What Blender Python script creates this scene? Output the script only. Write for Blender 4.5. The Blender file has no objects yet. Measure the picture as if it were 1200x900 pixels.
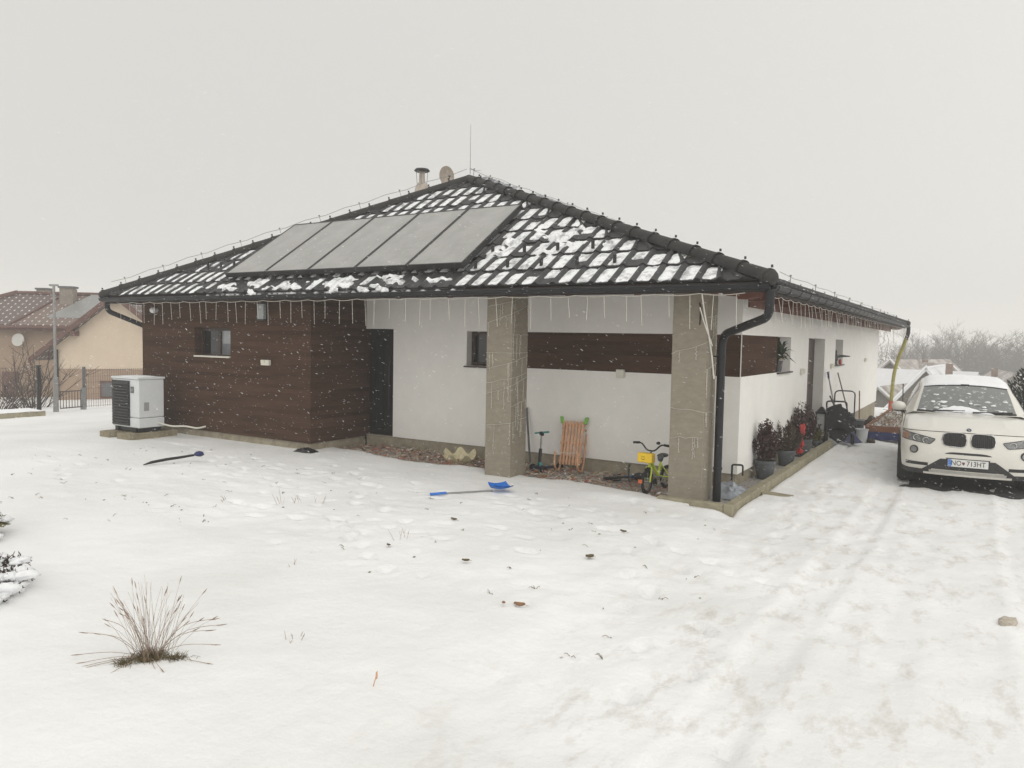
import bpy, math, random
from mathutils import Vector, Matrix, noise, Euler
random.seed(7)
R = math.radians
sc = bpy.context.scene
col = sc.collection
W = bpy.data.worlds.new("World"); sc.world = W; W.use_nodes = True

# ------------------------------------------------------------------ helpers
def tag(o, label=None, cat=None, group=None, kind=None):
    if label: o["label"] = label
    if cat: o["category"] = cat
    if group: o["group"] = group
    if kind: o["kind"] = kind
    return o

def thing(name, label, cat, loc=(0, 0, 0), rz=0.0, group=None):
    o = bpy.data.objects.new(name, None)
    col.objects.link(o)
    o.empty_display_size = .2
    o.location = loc
    o.rotation_euler = (0, 0, rz)
    return tag(o, label, cat, group)

def copy_tree(o, parent=None):
    c = o.copy(); col.objects.link(c)
    if parent is not None: c.parent = parent
    for ch in list(o.children): copy_tree(ch, c)
    return c

def n3(x, y, z=0.0): return noise.noise(Vector((x, y, z)))
def fbm(x, y, z=0.0, o=4): return noise.fractal(Vector((x, y, z)), 1.0, 2.0, o)
def sstep(a, b, x):
    t = min(1, max(0, (x - a) / (b - a))); return t * t * (3 - 2 * t)

class MB:
    def __init__(s): s.v = []; s.f = []; s.m = []; s.mi = 0
    def add(s, vs, fs):
        n = len(s.v); s.v += [tuple(p) for p in vs]
        for f in fs: s.f.append(tuple(i + n for i in f)); s.m.append(s.mi)
        return s
    def box(s, x0, x1, y0, y1, z0, z1, M=None):
        vs = [Vector((x, y, z)) for z in (z0, z1) for y in (y0, y1) for x in (x0, x1)]
        if M is not None: vs = [M @ v for v in vs]
        return s.add(vs, [(0, 2, 3, 1), (4, 5, 7, 6), (0, 1, 5, 4), (2, 6, 7, 3), (0, 4, 6, 2), (1, 3, 7, 5)])
    def quad(s, a, b, c, d): return s.add([a, b, c, d], [(0, 1, 2, 3)])
    def poly(s, pts): return s.add(pts, [tuple(range(len(pts)))])
    def tube(s, path, r, n=6, cap=True, closed=False):
        P = [Vector(p) for p in path]; k = len(P)
        if not isinstance(r, (list, tuple)): r = [r] * k
        rings = []; up = None
        for i in range(k):
            if closed: t = P[(i + 1) % k] - P[i - 1]
            else: t = P[min(i + 1, k - 1)] - P[max(i - 1, 0)]
            if t.length < 1e-9: t = Vector((0, 0, 1))
            t.normalize()
            if up is None:
                a = Vector((0, 0, 1)) if abs(t.z) < .9 else Vector((1, 0, 0))
                up = (a - t * a.dot(t)).normalized()
            else:
                u2 = up - t * up.dot(t)
                up = u2.normalized() if u2.length > 1e-6 else up
            b = t.cross(up)
            rings.append([P[i] + (up * math.cos(2 * math.pi * j / n) + b * math.sin(2 * math.pi * j / n)) * r[i] for j in range(n)])
        vs = [p for q in rings for p in q]; fs = []
        for i in range(k if closed else k - 1):
            for j in range(n):
                a = i * n + j; b_ = i * n + (j + 1) % n; i2 = (i + 1) % k
                fs.append((a, b_, i2 * n + (j + 1) % n, i2 * n + j))
        if cap and not closed:
            fs.append(tuple(range(n))[::-1]); fs.append(tuple((k - 1) * n + j for j in range(n)))
        return s.add(vs, fs)
    def lathe(s, prof, n=20, M=None, cap=True):
        vs = []; fs = []; k = len(prof)
        for r, z in prof:
            for j in range(n):
                a = 2 * math.pi * j / n
                p = Vector((r * math.cos(a), r * math.sin(a), z)); vs.append(M @ p if M is not None else p)
        for i in range(k - 1):
            for j in range(n):
                fs.append((i * n + j, i * n + (j + 1) % n, (i + 1) * n + (j + 1) % n, (i + 1) * n + j))
        if cap:
            fs.append(tuple(range(n))[::-1]); fs.append(tuple((k - 1) * n + j for j in range(n)))
        return s.add(vs, fs)
    def grid(s, rows, flip=False):
        k = len(rows); n = len(rows[0]); vs = [p for r in rows for p in r]; fs = []
        for i in range(k - 1):
            for j in range(n - 1):
                q = (i * n + j, i * n + j + 1, (i + 1) * n + j + 1, (i + 1) * n + j)
                fs.append(q[::-1] if flip else q)
        return s.add(vs, fs)
    def prism(s, pts, d):
        """polygon pts (3D, planar) extruded along vector d"""
        n = len(pts); P = [Vector(p) for p in pts]; d = Vector(d)
        vs = P + [p + d for p in P]
        fs = [tuple(range(n))[::-1], tuple(range(n, 2 * n))]
        for i in range(n): fs.append((i, (i + 1) % n, n + (i + 1) % n, n + i))
        return s.add(vs, fs)
    def blob(s, c, r, seed=0, amp=.3, n=8, k=5, fz=.0):
        c = Vector(c); rx, ry, rz = (r, r, r) if not isinstance(r, (tuple, list)) else r
        rows = []
        for i in range(k + 1):
            th = math.pi * i / k; row = []
            for j in range(n):
                ph = 2 * math.pi * j / n
                d = Vector((math.sin(th) * math.cos(ph), math.sin(th) * math.sin(ph), math.cos(th)))
                m = 1 + amp * noise.noise(d * 1.7 + Vector((seed * 3.1, seed * 1.7, seed)))
                row.append(c + Vector((d.x * rx, d.y * ry, d.z * rz)) * m)
            row.append(row[0]); rows.append(row)
        return s.grid(rows, True)
    def build(s, name, mat, parent=None, smooth=None, bevel=0, subsurf=0, label=None, loc=None):
        me = bpy.data.meshes.new(name); me.from_pydata(s.v, [], s.f)
        mats = mat if isinstance(mat, (list, tuple)) else [mat]
        for m in mats: me.materials.append(m)
        if len(mats) > 1: me.polygons.foreach_set("material_index", s.m)
        me.validate(); me.update()
        if smooth is not None:
            me.polygons.foreach_set("use_smooth", [True] * len(me.polygons))
            me.set_sharp_from_angle(angle=R(smooth))
        o = bpy.data.objects.new(name, me); col.objects.link(o)
        if parent is not None: o.parent = parent
        if bevel:
            m = o.modifiers.new("bevel", 'BEVEL'); m.width = bevel; m.segments = 2; m.limit_method = 'ANGLE'; m.angle_limit = R(40)
        if subsurf:
            m = o.modifiers.new("sub", 'SUBSURF'); m.levels = subsurf; m.render_levels = subsurf
        if label: o["label"] = label
        if loc is not None: o.location = loc
        return o

def MZ(loc, rz=0, rx=0, ry=0): return Matrix.Translation(Vector(loc)) @ Euler((rx, ry, rz)).to_matrix().to_4x4()

# ------------------------------------------------------------------ materials
def mat(name, c, rough=.7, var=.12, scale=8, bump=0, bscale=60, metallic=0, coat=0, spec=.5, stretch=(1, 1, 1), c2=None):
    m = bpy.data.materials.new(name); m.use_nodes = True
    nt = m.node_tree; N = nt.nodes; L = nt.links; b = N["Principled BSDF"]
    b.inputs["Roughness"].default_value = rough; b.inputs["Metallic"].default_value = metallic
    b.inputs["Coat Weight"].default_value = coat; b.inputs["Specular IOR Level"].default_value = spec
    tc = N.new("ShaderNodeTexCoord"); mp = N.new("ShaderNodeMapping"); mp.inputs["Scale"].default_value = stretch
    L.new(tc.outputs["Object"], mp.inputs["Vector"])
    if var > 0 or c2:
        nz = N.new("ShaderNodeTexNoise"); nz.inputs["Scale"].default_value = scale; nz.inputs["Detail"].default_value = 6
        nz.inputs["Roughness"].default_value = .65
        L.new(mp.outputs[0], nz.inputs["Vector"])
        rp = N.new("ShaderNodeValToRGB"); rp.color_ramp.elements[0].position = .3; rp.color_ramp.elements[1].position = .7
        a = [x * (1 - var) for x in c]; d = [min(1, x * (1 + var)) for x in c]
        if c2: d = list(c2); a = list(c)
        rp.color_ramp.elements[0].color = (*a, 1); rp.color_ramp.elements[1].color = (*d, 1)
        L.new(nz.outputs[0], rp.inputs[0]); L.new(rp.outputs[0], b.inputs["Base Color"])
    else: b.inputs["Base Color"].default_value = (*c, 1)
    if bump:
        nb = N.new("ShaderNodeTexNoise"); nb.inputs["Scale"].default_value = bscale; nb.inputs["Detail"].default_value = 5
        L.new(mp.outputs[0], nb.inputs["Vector"])
        bp = N.new("ShaderNodeBump"); bp.inputs["Strength"].default_value = bump; bp.inputs["Distance"].default_value = .02
        L.new(nb.outputs[0], bp.inputs["Height"]); L.new(bp.outputs[0], b.inputs["Normal"])
    return m

M_snow_small = mat("roof_snow", (.84, .85, .87), .6, .03, 20, .35, 40, spec=.2)
M_snow_melt = mat("thin_melting_snow", (.30, .30, .31), .5, 0, 7, .5, 30, spec=.3, c2=(.86, .87, .88))
M_snow_melt.node_tree.nodes["Color Ramp"].color_ramp.elements[0].position = .34; M_snow_melt.node_tree.nodes["Color Ramp"].color_ramp.elements[1].position = .53
M_tile = mat("dark_roof_tile", (.022, .022, .023), .5, .35, 11, .3, 120, spec=.4, c2=(.06, .06, .062))
M_ridge = mat("dark_ridge_tile", (.03, .028, .027), .6, .35, 9, .3, 90, spec=.3)
M_plaster = mat("white_plaster", (.80, .785, .75), .9, .035, 3, .08, 160, spec=.2)
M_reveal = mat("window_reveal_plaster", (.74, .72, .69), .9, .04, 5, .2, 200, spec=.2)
M_plinth = mat("plinth_concrete", (.30, .265, .20), .9, .25, 5, .5, 60, spec=.2)
M_pillar = mat("pillar_concrete", (.27, .24, .19), .9, .12, 7, .35, 120, spec=.2, stretch=(1, 1, 2.2))
M_kerb = mat("kerb_concrete", (.31, .28, .20), .9, .22, 6, .5, 70, spec=.2)
M_gutter = mat("dark_metal_gutter", (.012, .013, .016), .42, .25, 10, .05, 30, spec=.3)
M_wood = mat("rafter_wood", (.10, .032, .018), .75, .3, 6, .2, 50, stretch=(1, 1, 1))
M_soffit = mat("soffit_wood", (.11, .04, .025), .8, .3, 5, .2, 50)
M_frame = mat("dark_brown_window_frame", (.04, .02, .014), .5, .2, 12)
M_anth = mat("anthracite_door", (.005, .0055, .006), .45, .2, 12)
M_white_metal = mat("white_painted_metal", (.62, .64, .65), .4, .03, 5)
M_black = mat("black_plastic", (.012, .012, .013), .45, .2, 20)
M_rubber = mat("black_rubber", (.014, .014, .014), .85, .3, 30, .3, 80)
M_cream = mat("cream_plastic", (.62, .60, .52), .5, .05, 10)
M_steel = mat("dull_steel", (.28, .28, .28), .4, .2, 14, metallic=.7)
M_wire = mat("light_string_wire", (.55, .52, .46), .5, .1, 10)
M_block = mat("concrete_block", (.27, .235, .165), .95, .25, 8, .7, 60, spec=.2)
M_sled = mat("orange_sled_wood", (.56, .31, .18), .6, .25, 10, .15, 60)
M_green = mat("green_plastic_cap", (.16, .42, .05), .45, .1, 10)
M_lime = mat("lime_bike_paint", (.55, .66, .03), .35, .05, 10, coat=.4)
M_yellow = mat("yellow_plastic", (.78, .52, .02), .45, .05, 10)
M_blue = mat("blue_plastic", (.02, .16, .56), .4, .12, 10)
M_darkblue = mat("dark_blue_plastic", (.02, .028, .11), .5, .25, 8)
M_teal = mat("teal_plastic", (.06, .30, .30), .45, .1, 10)
M_grey = mat("grey_plastic", (.10, .105, .11), .6, .2, 10)
M_pot = mat("grey_plant_pot", (.075, .082, .09), .6, .25, 10, .1, 40)
M_soil = mat("soil", (.05, .035, .025), .95, .4, 30, .8, 60)
M_red = mat("red_cloth", (.36, .025, .02), .6, .15, 20)
M_clam = mat("pale_yellow_shell", (.58, .52, .34), .65, .25, 12, .3, 40)
M_glass_dark = mat("dark_window_glass", (.012, .014, .016), .06, 0, 1, spec=.6)
M_glass_tint = mat("door_glass", (.012, .018, .018), .12, 0, 1, spec=.6)
M_glass_blind = mat("window_glass_before_blind", (.30, .32, .33), .15, .08, 6, spec=.6)
M_bark = mat("grey_bark", (.075, .058, .045), .9, .3, 10, .4, 40)
M_twig = mat("bare_twigs", (.048, .036, .03), .9, .25, 6)
M_foli = mat("dark_green_leaf", (.035, .06, .025), .6, .35, 15)
M_heath = mat("dark_red_brown_foliage", (.055, .026, .024), .8, .4, 12)
M_heath2 = mat("brown_green_foliage", (.075, .05, .032), .8, .4, 12)
M_olive = mat("olive_foliage", (.13, .12, .035), .8, .4, 20)
M_straw = mat("straw_stems", (.27, .20, .15), .9, .35, 8)
M_thatch = mat("tussock_thatch", (.125, .10, .05), .95, .45, 25)
M_leafdead = mat("dead_leaf", (.22, .10, .045), .9, .5, 14, c2=(.34, .22, .13))
M_board = mat("red_brown_board", (.22, .10, .06), .85, .3, 6, .3, 40)
M_hose = mat("yellow_green_pipe", (.27, .245, .055), .5, .25, 7)
M_hosered = mat("red_pipe_end", (.45, .10, .06), .6, .2, 8)
M_galv = mat("galvanised_post", (.27, .265, .26), .5, .15, 8, metallic=.4)

def cladding_mat(name, c):
    m = bpy.data.materials.new(name); m.use_nodes = True
    nt = m.node_tree; N = nt.nodes; L = nt.links; b = N["Principled BSDF"]
    b.inputs["Roughness"].default_value = .85; b.inputs["Specular IOR Level"].default_value = .1
    tc = N.new("ShaderNodeTexCoord"); sp = N.new("ShaderNodeSeparateXYZ"); L.new(tc.outputs["Object"], sp.inputs[0])
    # course index along z (thin stone-like strips 6 cm high)
    mul = N.new("ShaderNodeMath"); mul.operation = 'MULTIPLY'; mul.inputs[1].default_value = 1 / .075; L.new(sp.outputs[2], mul.inputs[0])
    fl = N.new("ShaderNodeMath"); fl.operation = 'FLOOR'; L.new(mul.outputs[0], fl.inputs[0])
    fr = N.new("ShaderNodeMath"); fr.operation = 'FRACT'; L.new(mul.outputs[0], fr.inputs[0])
    add = N.new("ShaderNodeMath"); add.operation = 'ADD'; L.new(sp.outputs[0], add.inputs[0]); L.new(sp.outputs[1], add.inputs[1])
    cb = N.new("ShaderNodeCombineXYZ"); L.new(add.outputs[0], cb.inputs[0]); L.new(fl.outputs[0], cb.inputs[1])
    mp = N.new("ShaderNodeMapping"); mp.inputs["Scale"].default_value = (.55, 13.7, 1); L.new(cb.outputs[0], mp.inputs["Vector"])
    nz = N.new("ShaderNodeTexNoise"); nz.inputs["Scale"].default_value = 1; nz.inputs["Detail"].default_value = 1; L.new(mp.outputs[0], nz.inputs["Vector"])
    mp2 = N.new("ShaderNodeMapping"); mp2.inputs["Scale"].default_value = (2.5, 2.5, 26); L.new(tc.outputs["Object"], mp2.inputs["Vector"])
    ng = N.new("ShaderNodeTexNoise"); ng.inputs["Scale"].default_value = 2.2; ng.inputs["Detail"].default_value = 8; ng.inputs["Roughness"].default_value = .7; L.new(mp2.outputs[0], ng.inputs["Vector"])
    mx = N.new("ShaderNodeMath"); mx.operation = 'ADD'; L.new(nz.outputs[0], mx.inputs[0]); L.new(ng.outputs[0], mx.inputs[1])
    rp = N.new("ShaderNodeValToRGB"); e = rp.color_ramp.elements
    e[0].position = .32; e[0].color = (*[x * .55 for x in c], 1); e[1].position = .72; e[1].color = (*[x * 1.5 for x in c], 1)
    hf = N.new("ShaderNodeMath"); hf.operation = 'MULTIPLY'; hf.inputs[1].default_value = .5; L.new(mx.outputs[0], hf.inputs[0])
    L.new(hf.outputs[0], rp.inputs[0]); L.new(rp.outputs[0], b.inputs["Base Color"])
    st = N.new("ShaderNodeMath"); st.operation = 'GREATER_THAN'; st.inputs[1].default_value = .1; L.new(fr.outputs[0], st.inputs[0])
    hsum = N.new("ShaderNodeMath"); hsum.operation = 'ADD'; L.new(st.outputs[0], hsum.inputs[0]); L.new(ng.outputs[0], hsum.inputs[1])
    bp = N.new("ShaderNodeBump"); bp.inputs["Strength"].default_value = .35; bp.inputs["Distance"].default_value = .005
    L.new(hsum.outputs[0], bp.inputs["Height"]); L.new(bp.outputs[0], b.inputs["Normal"])
    return m
M_clad = cladding_mat("brown_cladding", (.066, .0365, .024))

def snow_mat():
    m = bpy.data.materials.new("ground_snow"); m.use_nodes = True
    nt = m.node_tree; N = nt.nodes; L = nt.links; b = N["Principled BSDF"]
    b.inputs["Roughness"].default_value = .65; b.inputs["Specular IOR Level"].default_value = .15
    tc = N.new("ShaderNodeTexCoord"); sp = N.new("ShaderNodeSeparateXYZ"); L.new(tc.outputs["Object"], sp.inputs[0])
    n1 = N.new("ShaderNodeTexNoise"); n1.inputs["Scale"].default_value = .6; n1.inputs["Detail"].default_value = 4; L.new(tc.outputs["Object"], n1.inputs["Vector"])
    base = N.new("ShaderNodeValToRGB"); base.color_ramp.elements[0].color = (.80, .80, .79, 1); base.color_ramp.elements[1].color = (.88, .88, .88, 1)
    base.color_ramp.elements[0].position = .35; base.color_ramp.elements[1].position = .6
    L.new(n1.outputs[0], base.inputs[0])
    # trodden, gritty snow on the driveway
    gx = N.new("ShaderNodeMapRange"); gx.inputs["From Min"].default_value = .1; gx.inputs["From Max"].default_value = 1.4; L.new(sp.outputs[0], gx.inputs["Value"])
    lim = N.new("ShaderNodeMapRange"); lim.inputs["From Min"].default_value = 7; lim.inputs["From Max"].default_value = 5; L.new(sp.outputs[0], lim.inputs["Value"])
    mp = N.new("ShaderNodeMapping"); mp.inputs["Scale"].default_value = (4.5, 2.0, 1); mp.inputs["Rotation"].default_value = (0, 0, .5); L.new(tc.outputs["Object"], mp.inputs["Vector"])
    n2 = N.new("ShaderNodeTexNoise"); n2.inputs["Scale"].default_value = 1.1; n2.inputs["Detail"].default_value = 9; n2.inputs["Roughness"].default_value = .72; L.new(mp.outputs[0], n2.inputs["Vector"])
    th = N.new("ShaderNodeMapRange"); th.inputs["From Min"].default_value = .52; th.inputs["From Max"].default_value = .74; L.new(n2.outputs[0], th.inputs["Value"])
    m1 = N.new("ShaderNodeMath"); m1.operation = 'MULTIPLY'; L.new(gx.outputs[0], m1.inputs[0]); L.new(th.outputs[0], m1.inputs[1])
    m1b = N.new("ShaderNodeMath"); m1b.operation = 'MULTIPLY'; L.new(m1.outputs[0], m1b.inputs[0]); L.new(lim.outputs[0], m1b.inputs[1])
    m2 = N.new("ShaderNodeMath"); m2.operation = 'MULTIPLY'; m2.inputs[1].default_value = .62; L.new(m1b.outputs[0], m2.inputs[0])
    # a little grass and grit showing through on the lawn
    mpl = N.new("ShaderNodeMapping"); mpl.inputs["Scale"].default_value = (3.0, 9.0, 1); mpl.inputs["Rotation"].default_value = (0, 0, -.6); L.new(tc.outputs["Object"], mpl.inputs["Vector"])
    n4 = N.new("ShaderNodeTexNoise"); n4.inputs["Scale"].default_value = 1.3; n4.inputs["Detail"].default_value = 8; n4.inputs["Roughness"].default_value = .7; L.new(mpl.outputs[0], n4.inputs["Vector"])
    t4 = N.new("ShaderNodeMapRange"); t4.inputs["From Min"].default_value = .70; t4.inputs["From Max"].default_value = .86; L.new(n4.outputs[0], t4.inputs["Value"])
    m4 = N.new("ShaderNodeMath"); m4.operation = 'MULTIPLY'; m4.inputs[1].default_value = .7; L.new(t4.outputs[0], m4.inputs[0])
    mxx = N.new("ShaderNodeMath"); mxx.operation = 'MAXIMUM'; L.new(m2.outputs[0], mxx.inputs[0]); L.new(m4.outputs[0], mxx.inputs[1])
    mix = N.new("ShaderNodeMixRGB"); mix.inputs[2].default_value = (.42, .37, .30, 1); L.new(mxx.outputs[0], mix.inputs[0]); L.new(base.outputs[0], mix.inputs[1])
    L.new(mix.outputs[0], b.inputs["Base Color"])
    n3_ = N.new("ShaderNodeTexNoise"); n3_.inputs["Scale"].default_value = 14; n3_.inputs["Detail"].default_value = 8; n3_.inputs["Roughness"].default_value = .62; L.new(tc.outputs["Object"], n3_.inputs["Vector"])
    bp = N.new("ShaderNodeBump"); bp.inputs["Strength"].default_value = .42; bp.inputs["Distance"].default_value = .03
    L.new(n3_.outputs[0], bp.inputs["Height"]); L.new(bp.outputs[0], b.inputs["Normal"])
    return m
M_ground = snow_mat()

# ------------------------------------------------------------------ ground
def h0(x, y):
    z = -.17
    if y < -2: z += .03 * min(-2 - y, 10)
    z -= .04 * sstep(.2, .7, x)
    if x < -12: z -= .045 * min(-12 - x, 25)
    wx = min(1, max(0, (x + 20) / 8))
    if y > 8: z -= .04 * min(y - 8, 10) * wx
    z -= .10 * sstep(.7, 2.0, x) * sstep(-3.5, 1.2, y)
    z -= 9.5 * sstep(20, 75, y) * sstep(-26, -4, x)
    z -= 3.5 * sstep(20, 90, y) * (1 - sstep(-26, -4, x))
    z += 15 * sstep(120, 420, y)
    return z

prints = []
def trail(p, q, n, w):
    for i in range(n):
        t = (i + .5 * random.random()) / n
        d = Vector(q) - Vector(p); nn = Vector((-d.y, d.x, 0)).normalized()
        c = Vector(p) + d * t + nn * ((.11 if i % 2 else -.11) + random.uniform(-w, w))
        prints.append((c.x, c.y, math.atan2(d.y, d.x) + random.uniform(-.3, .3), random.uniform(.10, .15), random.uniform(.045, .07), random.uniform(.018, .042)))
trail((-9.5, -2.2, 0), (-2.0, -5.4, 0), 22, .1)
trail((-7.5, -2.6, 0), (-.8, -3.2, 0), 20, .25)
trail((-5.5, -2.0, 0), (-1.2, -6.4, 0), 16, .2)
trail((-.8, -2.0, 0), (1.9, -7.6, 0), 16, .2)
trail((.9, 6, 0), (1.1, -3.5, 0), 24, .15)
trail((-2.2, -2.3, 0), (1.6, -4.6, 0), 12, .2)
trail((-4.5, -5.0, 0), (-.3, -4.6, 0), 12, .4)
trail((-10.6, -3.6, 0), (-6.5, -5.6, 0), 12, .4)
for i in range(60):
    prints.append((random.uniform(-6.5, 1.0), random.uniform(-6.2, -2.4), random.uniform(0, 6.3), random.uniform(.07, .14), random.uniform(.035, .06), random.uniform(.008, .022)))
for i in range(50):
    prints.append((random.uniform(.6, 3.6), random.uniform(-8.0, 1.0), random.uniform(1.1, 2.0), random.uniform(.08, .2), random.uniform(.03, .06), random.uniform(.006, .016)))
cells = {}
for p in prints:
    for i in range(-1, 2):
        for j in range(-1, 2): cells.setdefault((int(math.floor(p[0] * 2)) + i, int(math.floor(p[1] * 2)) + j), []).append(p)

def bed_edge(x):   # where the snow ends under the eaves
    return -1.02 + .22 * n3(x * .9, 3.3) + .10 * n3(x * 3.1, 7.7) - .28 * sstep(-2.6, -.6, x) + .15 * sstep(-5.5, -7, x)

def hg(x, y, fine=True):
    z = h0(x, y)
    if y > 40 or x < -30: return z + .5 * fbm(x * .03, y * .03, 2, 3)
    z += .05 * fbm(x * .28, y * .28, 1.3, 3) * sstep(-1.5, -3.5, y + max(0, x) * .3)
    z += .012 * fbm(x * 1.4, y * 1.4, 4.1, 4)
    if not fine: return z
    z += .006 * n3(x * 6, y * 6, 9)
    trod = sstep(-7.2, -5.2, y) * sstep(-1.4, -2.1, y) * sstep(-8.5, -6, x) * sstep(1.2, .2, x) * sstep(-.25, .25, n3(x * .45, y * .6, 31) + .15)
    drv = sstep(-.6, .8, x) * sstep(-10, -8, y)
    if trod > 0: z += trod * (.020 * fbm(x * 2.6, y * 3.4, 6, 4) + .012 * abs(n3(x * 7, y * 8, 13)))
    if drv > 0: z += drv * (.012 * fbm(x * 4.2, y * 2.6, 16, 4) - .010 * max(0, n3(x * 5, y * 5, 23) - .25))
    # strip of bare ground under the eaves (snow thins out and the gravel bed shows)
    if -7.3 < x < .3 and -2 < y < .6:
        z -= .10 * sstep(bed_edge(x) - .06, bed_edge(x) + .12, y) * sstep(.3, .2, x)
    if -.1 < x < .5 and -1.8 < y < 5.9:
        z -= .12 * sstep(.44, .36, x)
    # mound of blown snow against the kerb corner
    z += .07 * math.exp(-((x - .75) ** 2 / .25 + (y + 1.0) ** 2 / .5)) + .05 * math.exp(-((x + .7) ** 2 / .8 + (y + 1.75) ** 2 / .05))
    z += .07 * math.exp(-((x + 3.0) ** 2 + (y + 8.45) ** 2) / .22)
    z -= .05 * math.exp(-((x - .45) ** 2 / .02 + (y + 1.75) ** 2 / .03))
    # tyre ruts up to the car
    if y < 3.0:
        for cx, wd, dp in ((1.80, .16, .028), (3.35, .16, .028), (2.45, .12, .010)):
            cx += .05 * n3(0, y * .25, cx)
            d = abs(x - cx)
            if d < wd * 2.2:
                z -= dp * (sstep(wd * 1.15, wd * .8, d)) * (.6 + .6 * n3(x * 4, y * 1.2, 5)) * sstep(-11, -9, y)
                z += dp * .35 * math.exp(-((d - wd * 1.35) / .05) ** 2)
    for p in cells.get((int(math.floor(x * 2)), int(math.floor(y * 2))), ()):
        dx = x - p[0]; dy = y - p[1]
        c, s = math.cos(p[2]), math.sin(p[2])
        u = (dx * c + dy * s) / p[3]; v = (-dx * s + dy * c) / p[4]
        d = u * u + v * v
        if d < 4:
            z -= p[5] * sstep(1.15, .75, d); z += p[5] * .3 * math.exp(-((math.sqrt(d) - 1.35) / .25) ** 2)
    return z

def spaced(fine0, fine1, step, lo, hi, g=1.22):
    a = []; x = fine0
    while x < fine1: a.append(x); x += step
    a.append(fine1); s = step; x = fine1
    while x < hi: s = min(s * g, 25); x += s; a.append(x)
    s = step; x = fine0; b = []
    while x > lo: s = min(s * g, 25); x -= s; b.append(x)
    return b[::-1] + a
xs = spaced(-8.5, 4.2, .045, -420, 420); ys = spaced(-9.6, 1.2, .045, -60, 520)
mb = MB()
mb.grid([[(x, y, hg(x, y)) for x in xs] for y in ys])
tag(mb.build("snow_ground", M_ground, smooth=180), "snow covered garden and driveway falling away to the valley", kind="structure")

# ------------------------------------------------------------------ gravel bed + litter under the eaves
M_gravel = mat("wet_gravel", (.13, .11, .085), .9, .5, 26, 1.0, 90, c2=(.62, .60, .57))
mb = MB()
gx = [-7.1 + i * .06 for i in range(119)]; gy = [-1.55 + i * .06 for i in range(26)]
def gz(x, y): return -.205 + .018 * fbm(x * 3, y * 3, 5, 4)
mb.grid([[(x, y, gz(x, y) - .05 * sstep(-1.15, -1.5, y)) for x in gx] for y in gy])
gx2 = [-.08 + i * .05 for i in range(8)]; gy2 = [-1.58 + i * .1 for i in range(74)]
mb.grid([[(x, y, -.185 + .015 * fbm(x * 4, y * 4, 8, 3)) for x in gx2] for y in gy2])
tag(mb.build("gravel_bed", M_gravel, smooth=180), "bare gravel strip along the house under the eaves", kind="structure")

mb = MB()
for i in range(2600):
    while True:
        x = random.uniform(-7.0, -.15); y = random.uniform(-1.25, -.08)
        dens = .35 + .65 * sstep(-.1, .35, n3(x * .9, y * 1.2, 11) + .35 * math.exp(-((x + 5.2) / 1.0) ** 2) + .2 * math.exp(-((x + 6.7) / .5) ** 2))
        if y > bed_edge(x) - .15 * random.random() and random.random() < dens: break
    z = max(gz(x, y), hg(x, y)) + random.uniform(0, .03 + .03 * dens)
    a = random.uniform(0, 6.3); l = random.uniform(.015, .05); w = l * random.uniform(.25, .7)
    u = Vector((math.cos(a), math.sin(a), random.uniform(-.5, .5))) * l; v = Vector((-math.sin(a), math.cos(a), random.uniform(-.6, .6))) * w
    c = Vector((x, y, z)); mb.mi = random.choice((0, 0, 1, 2, 3))
    mb.add([c - u, c + v * .6, c + u, c - v * .6 + Vector((0, 0, .006))], [(0, 1, 2, 3)])
for i in range(260):
    x = random.uniform(-7.0, -.15); y = random.uniform(-1.1, -.08)
    a = random.uniform(0, 6.3); l = random.uniform(.08, .25); z = gz(x, y) + .02
    mb.mi = random.choice((1, 2)); mb.tube([(x, y, z), (x + math.cos(a) * l * .5, y + math.sin(a) * l * .5, z + random.uniform(0, .05)), (x + math.cos(a) * l, y + math.sin(a) * l, z + random.uniform(-.01, .06))], .0035, 3)
tag(mb.build("leaf_litter", [mat("litter_brown", (.30, .19, .11), .9, .4, 20), mat("litter_tan", (.52, .43, .31), .9, .3, 20), mat("litter_red", (.34, .10, .06), .9, .4, 20), mat("litter_grey", (.55, .53, .50), .9, .3, 20)]), "brown fallen leaves and twigs along the house wall", kind="stuff")

# ------------------------------------------------------------------ the bungalow
house = thing("bungalow", "white and brown bungalow with snowy dark tiled hip roof and two concrete porch columns", "house", (0, 0, 0))
XL, XR, YF, YB = -12.6, .78, -1.92, 17.9          # eaves
ZE, ZA = 2.60, 5.00
XC = (XL + XR) / 2; YA = 1.64; YA2 = YB - 3.56
BX0, BX1, BY = -12.09, -7.11, -1.414             # brown block
WL = 17.32

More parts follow.
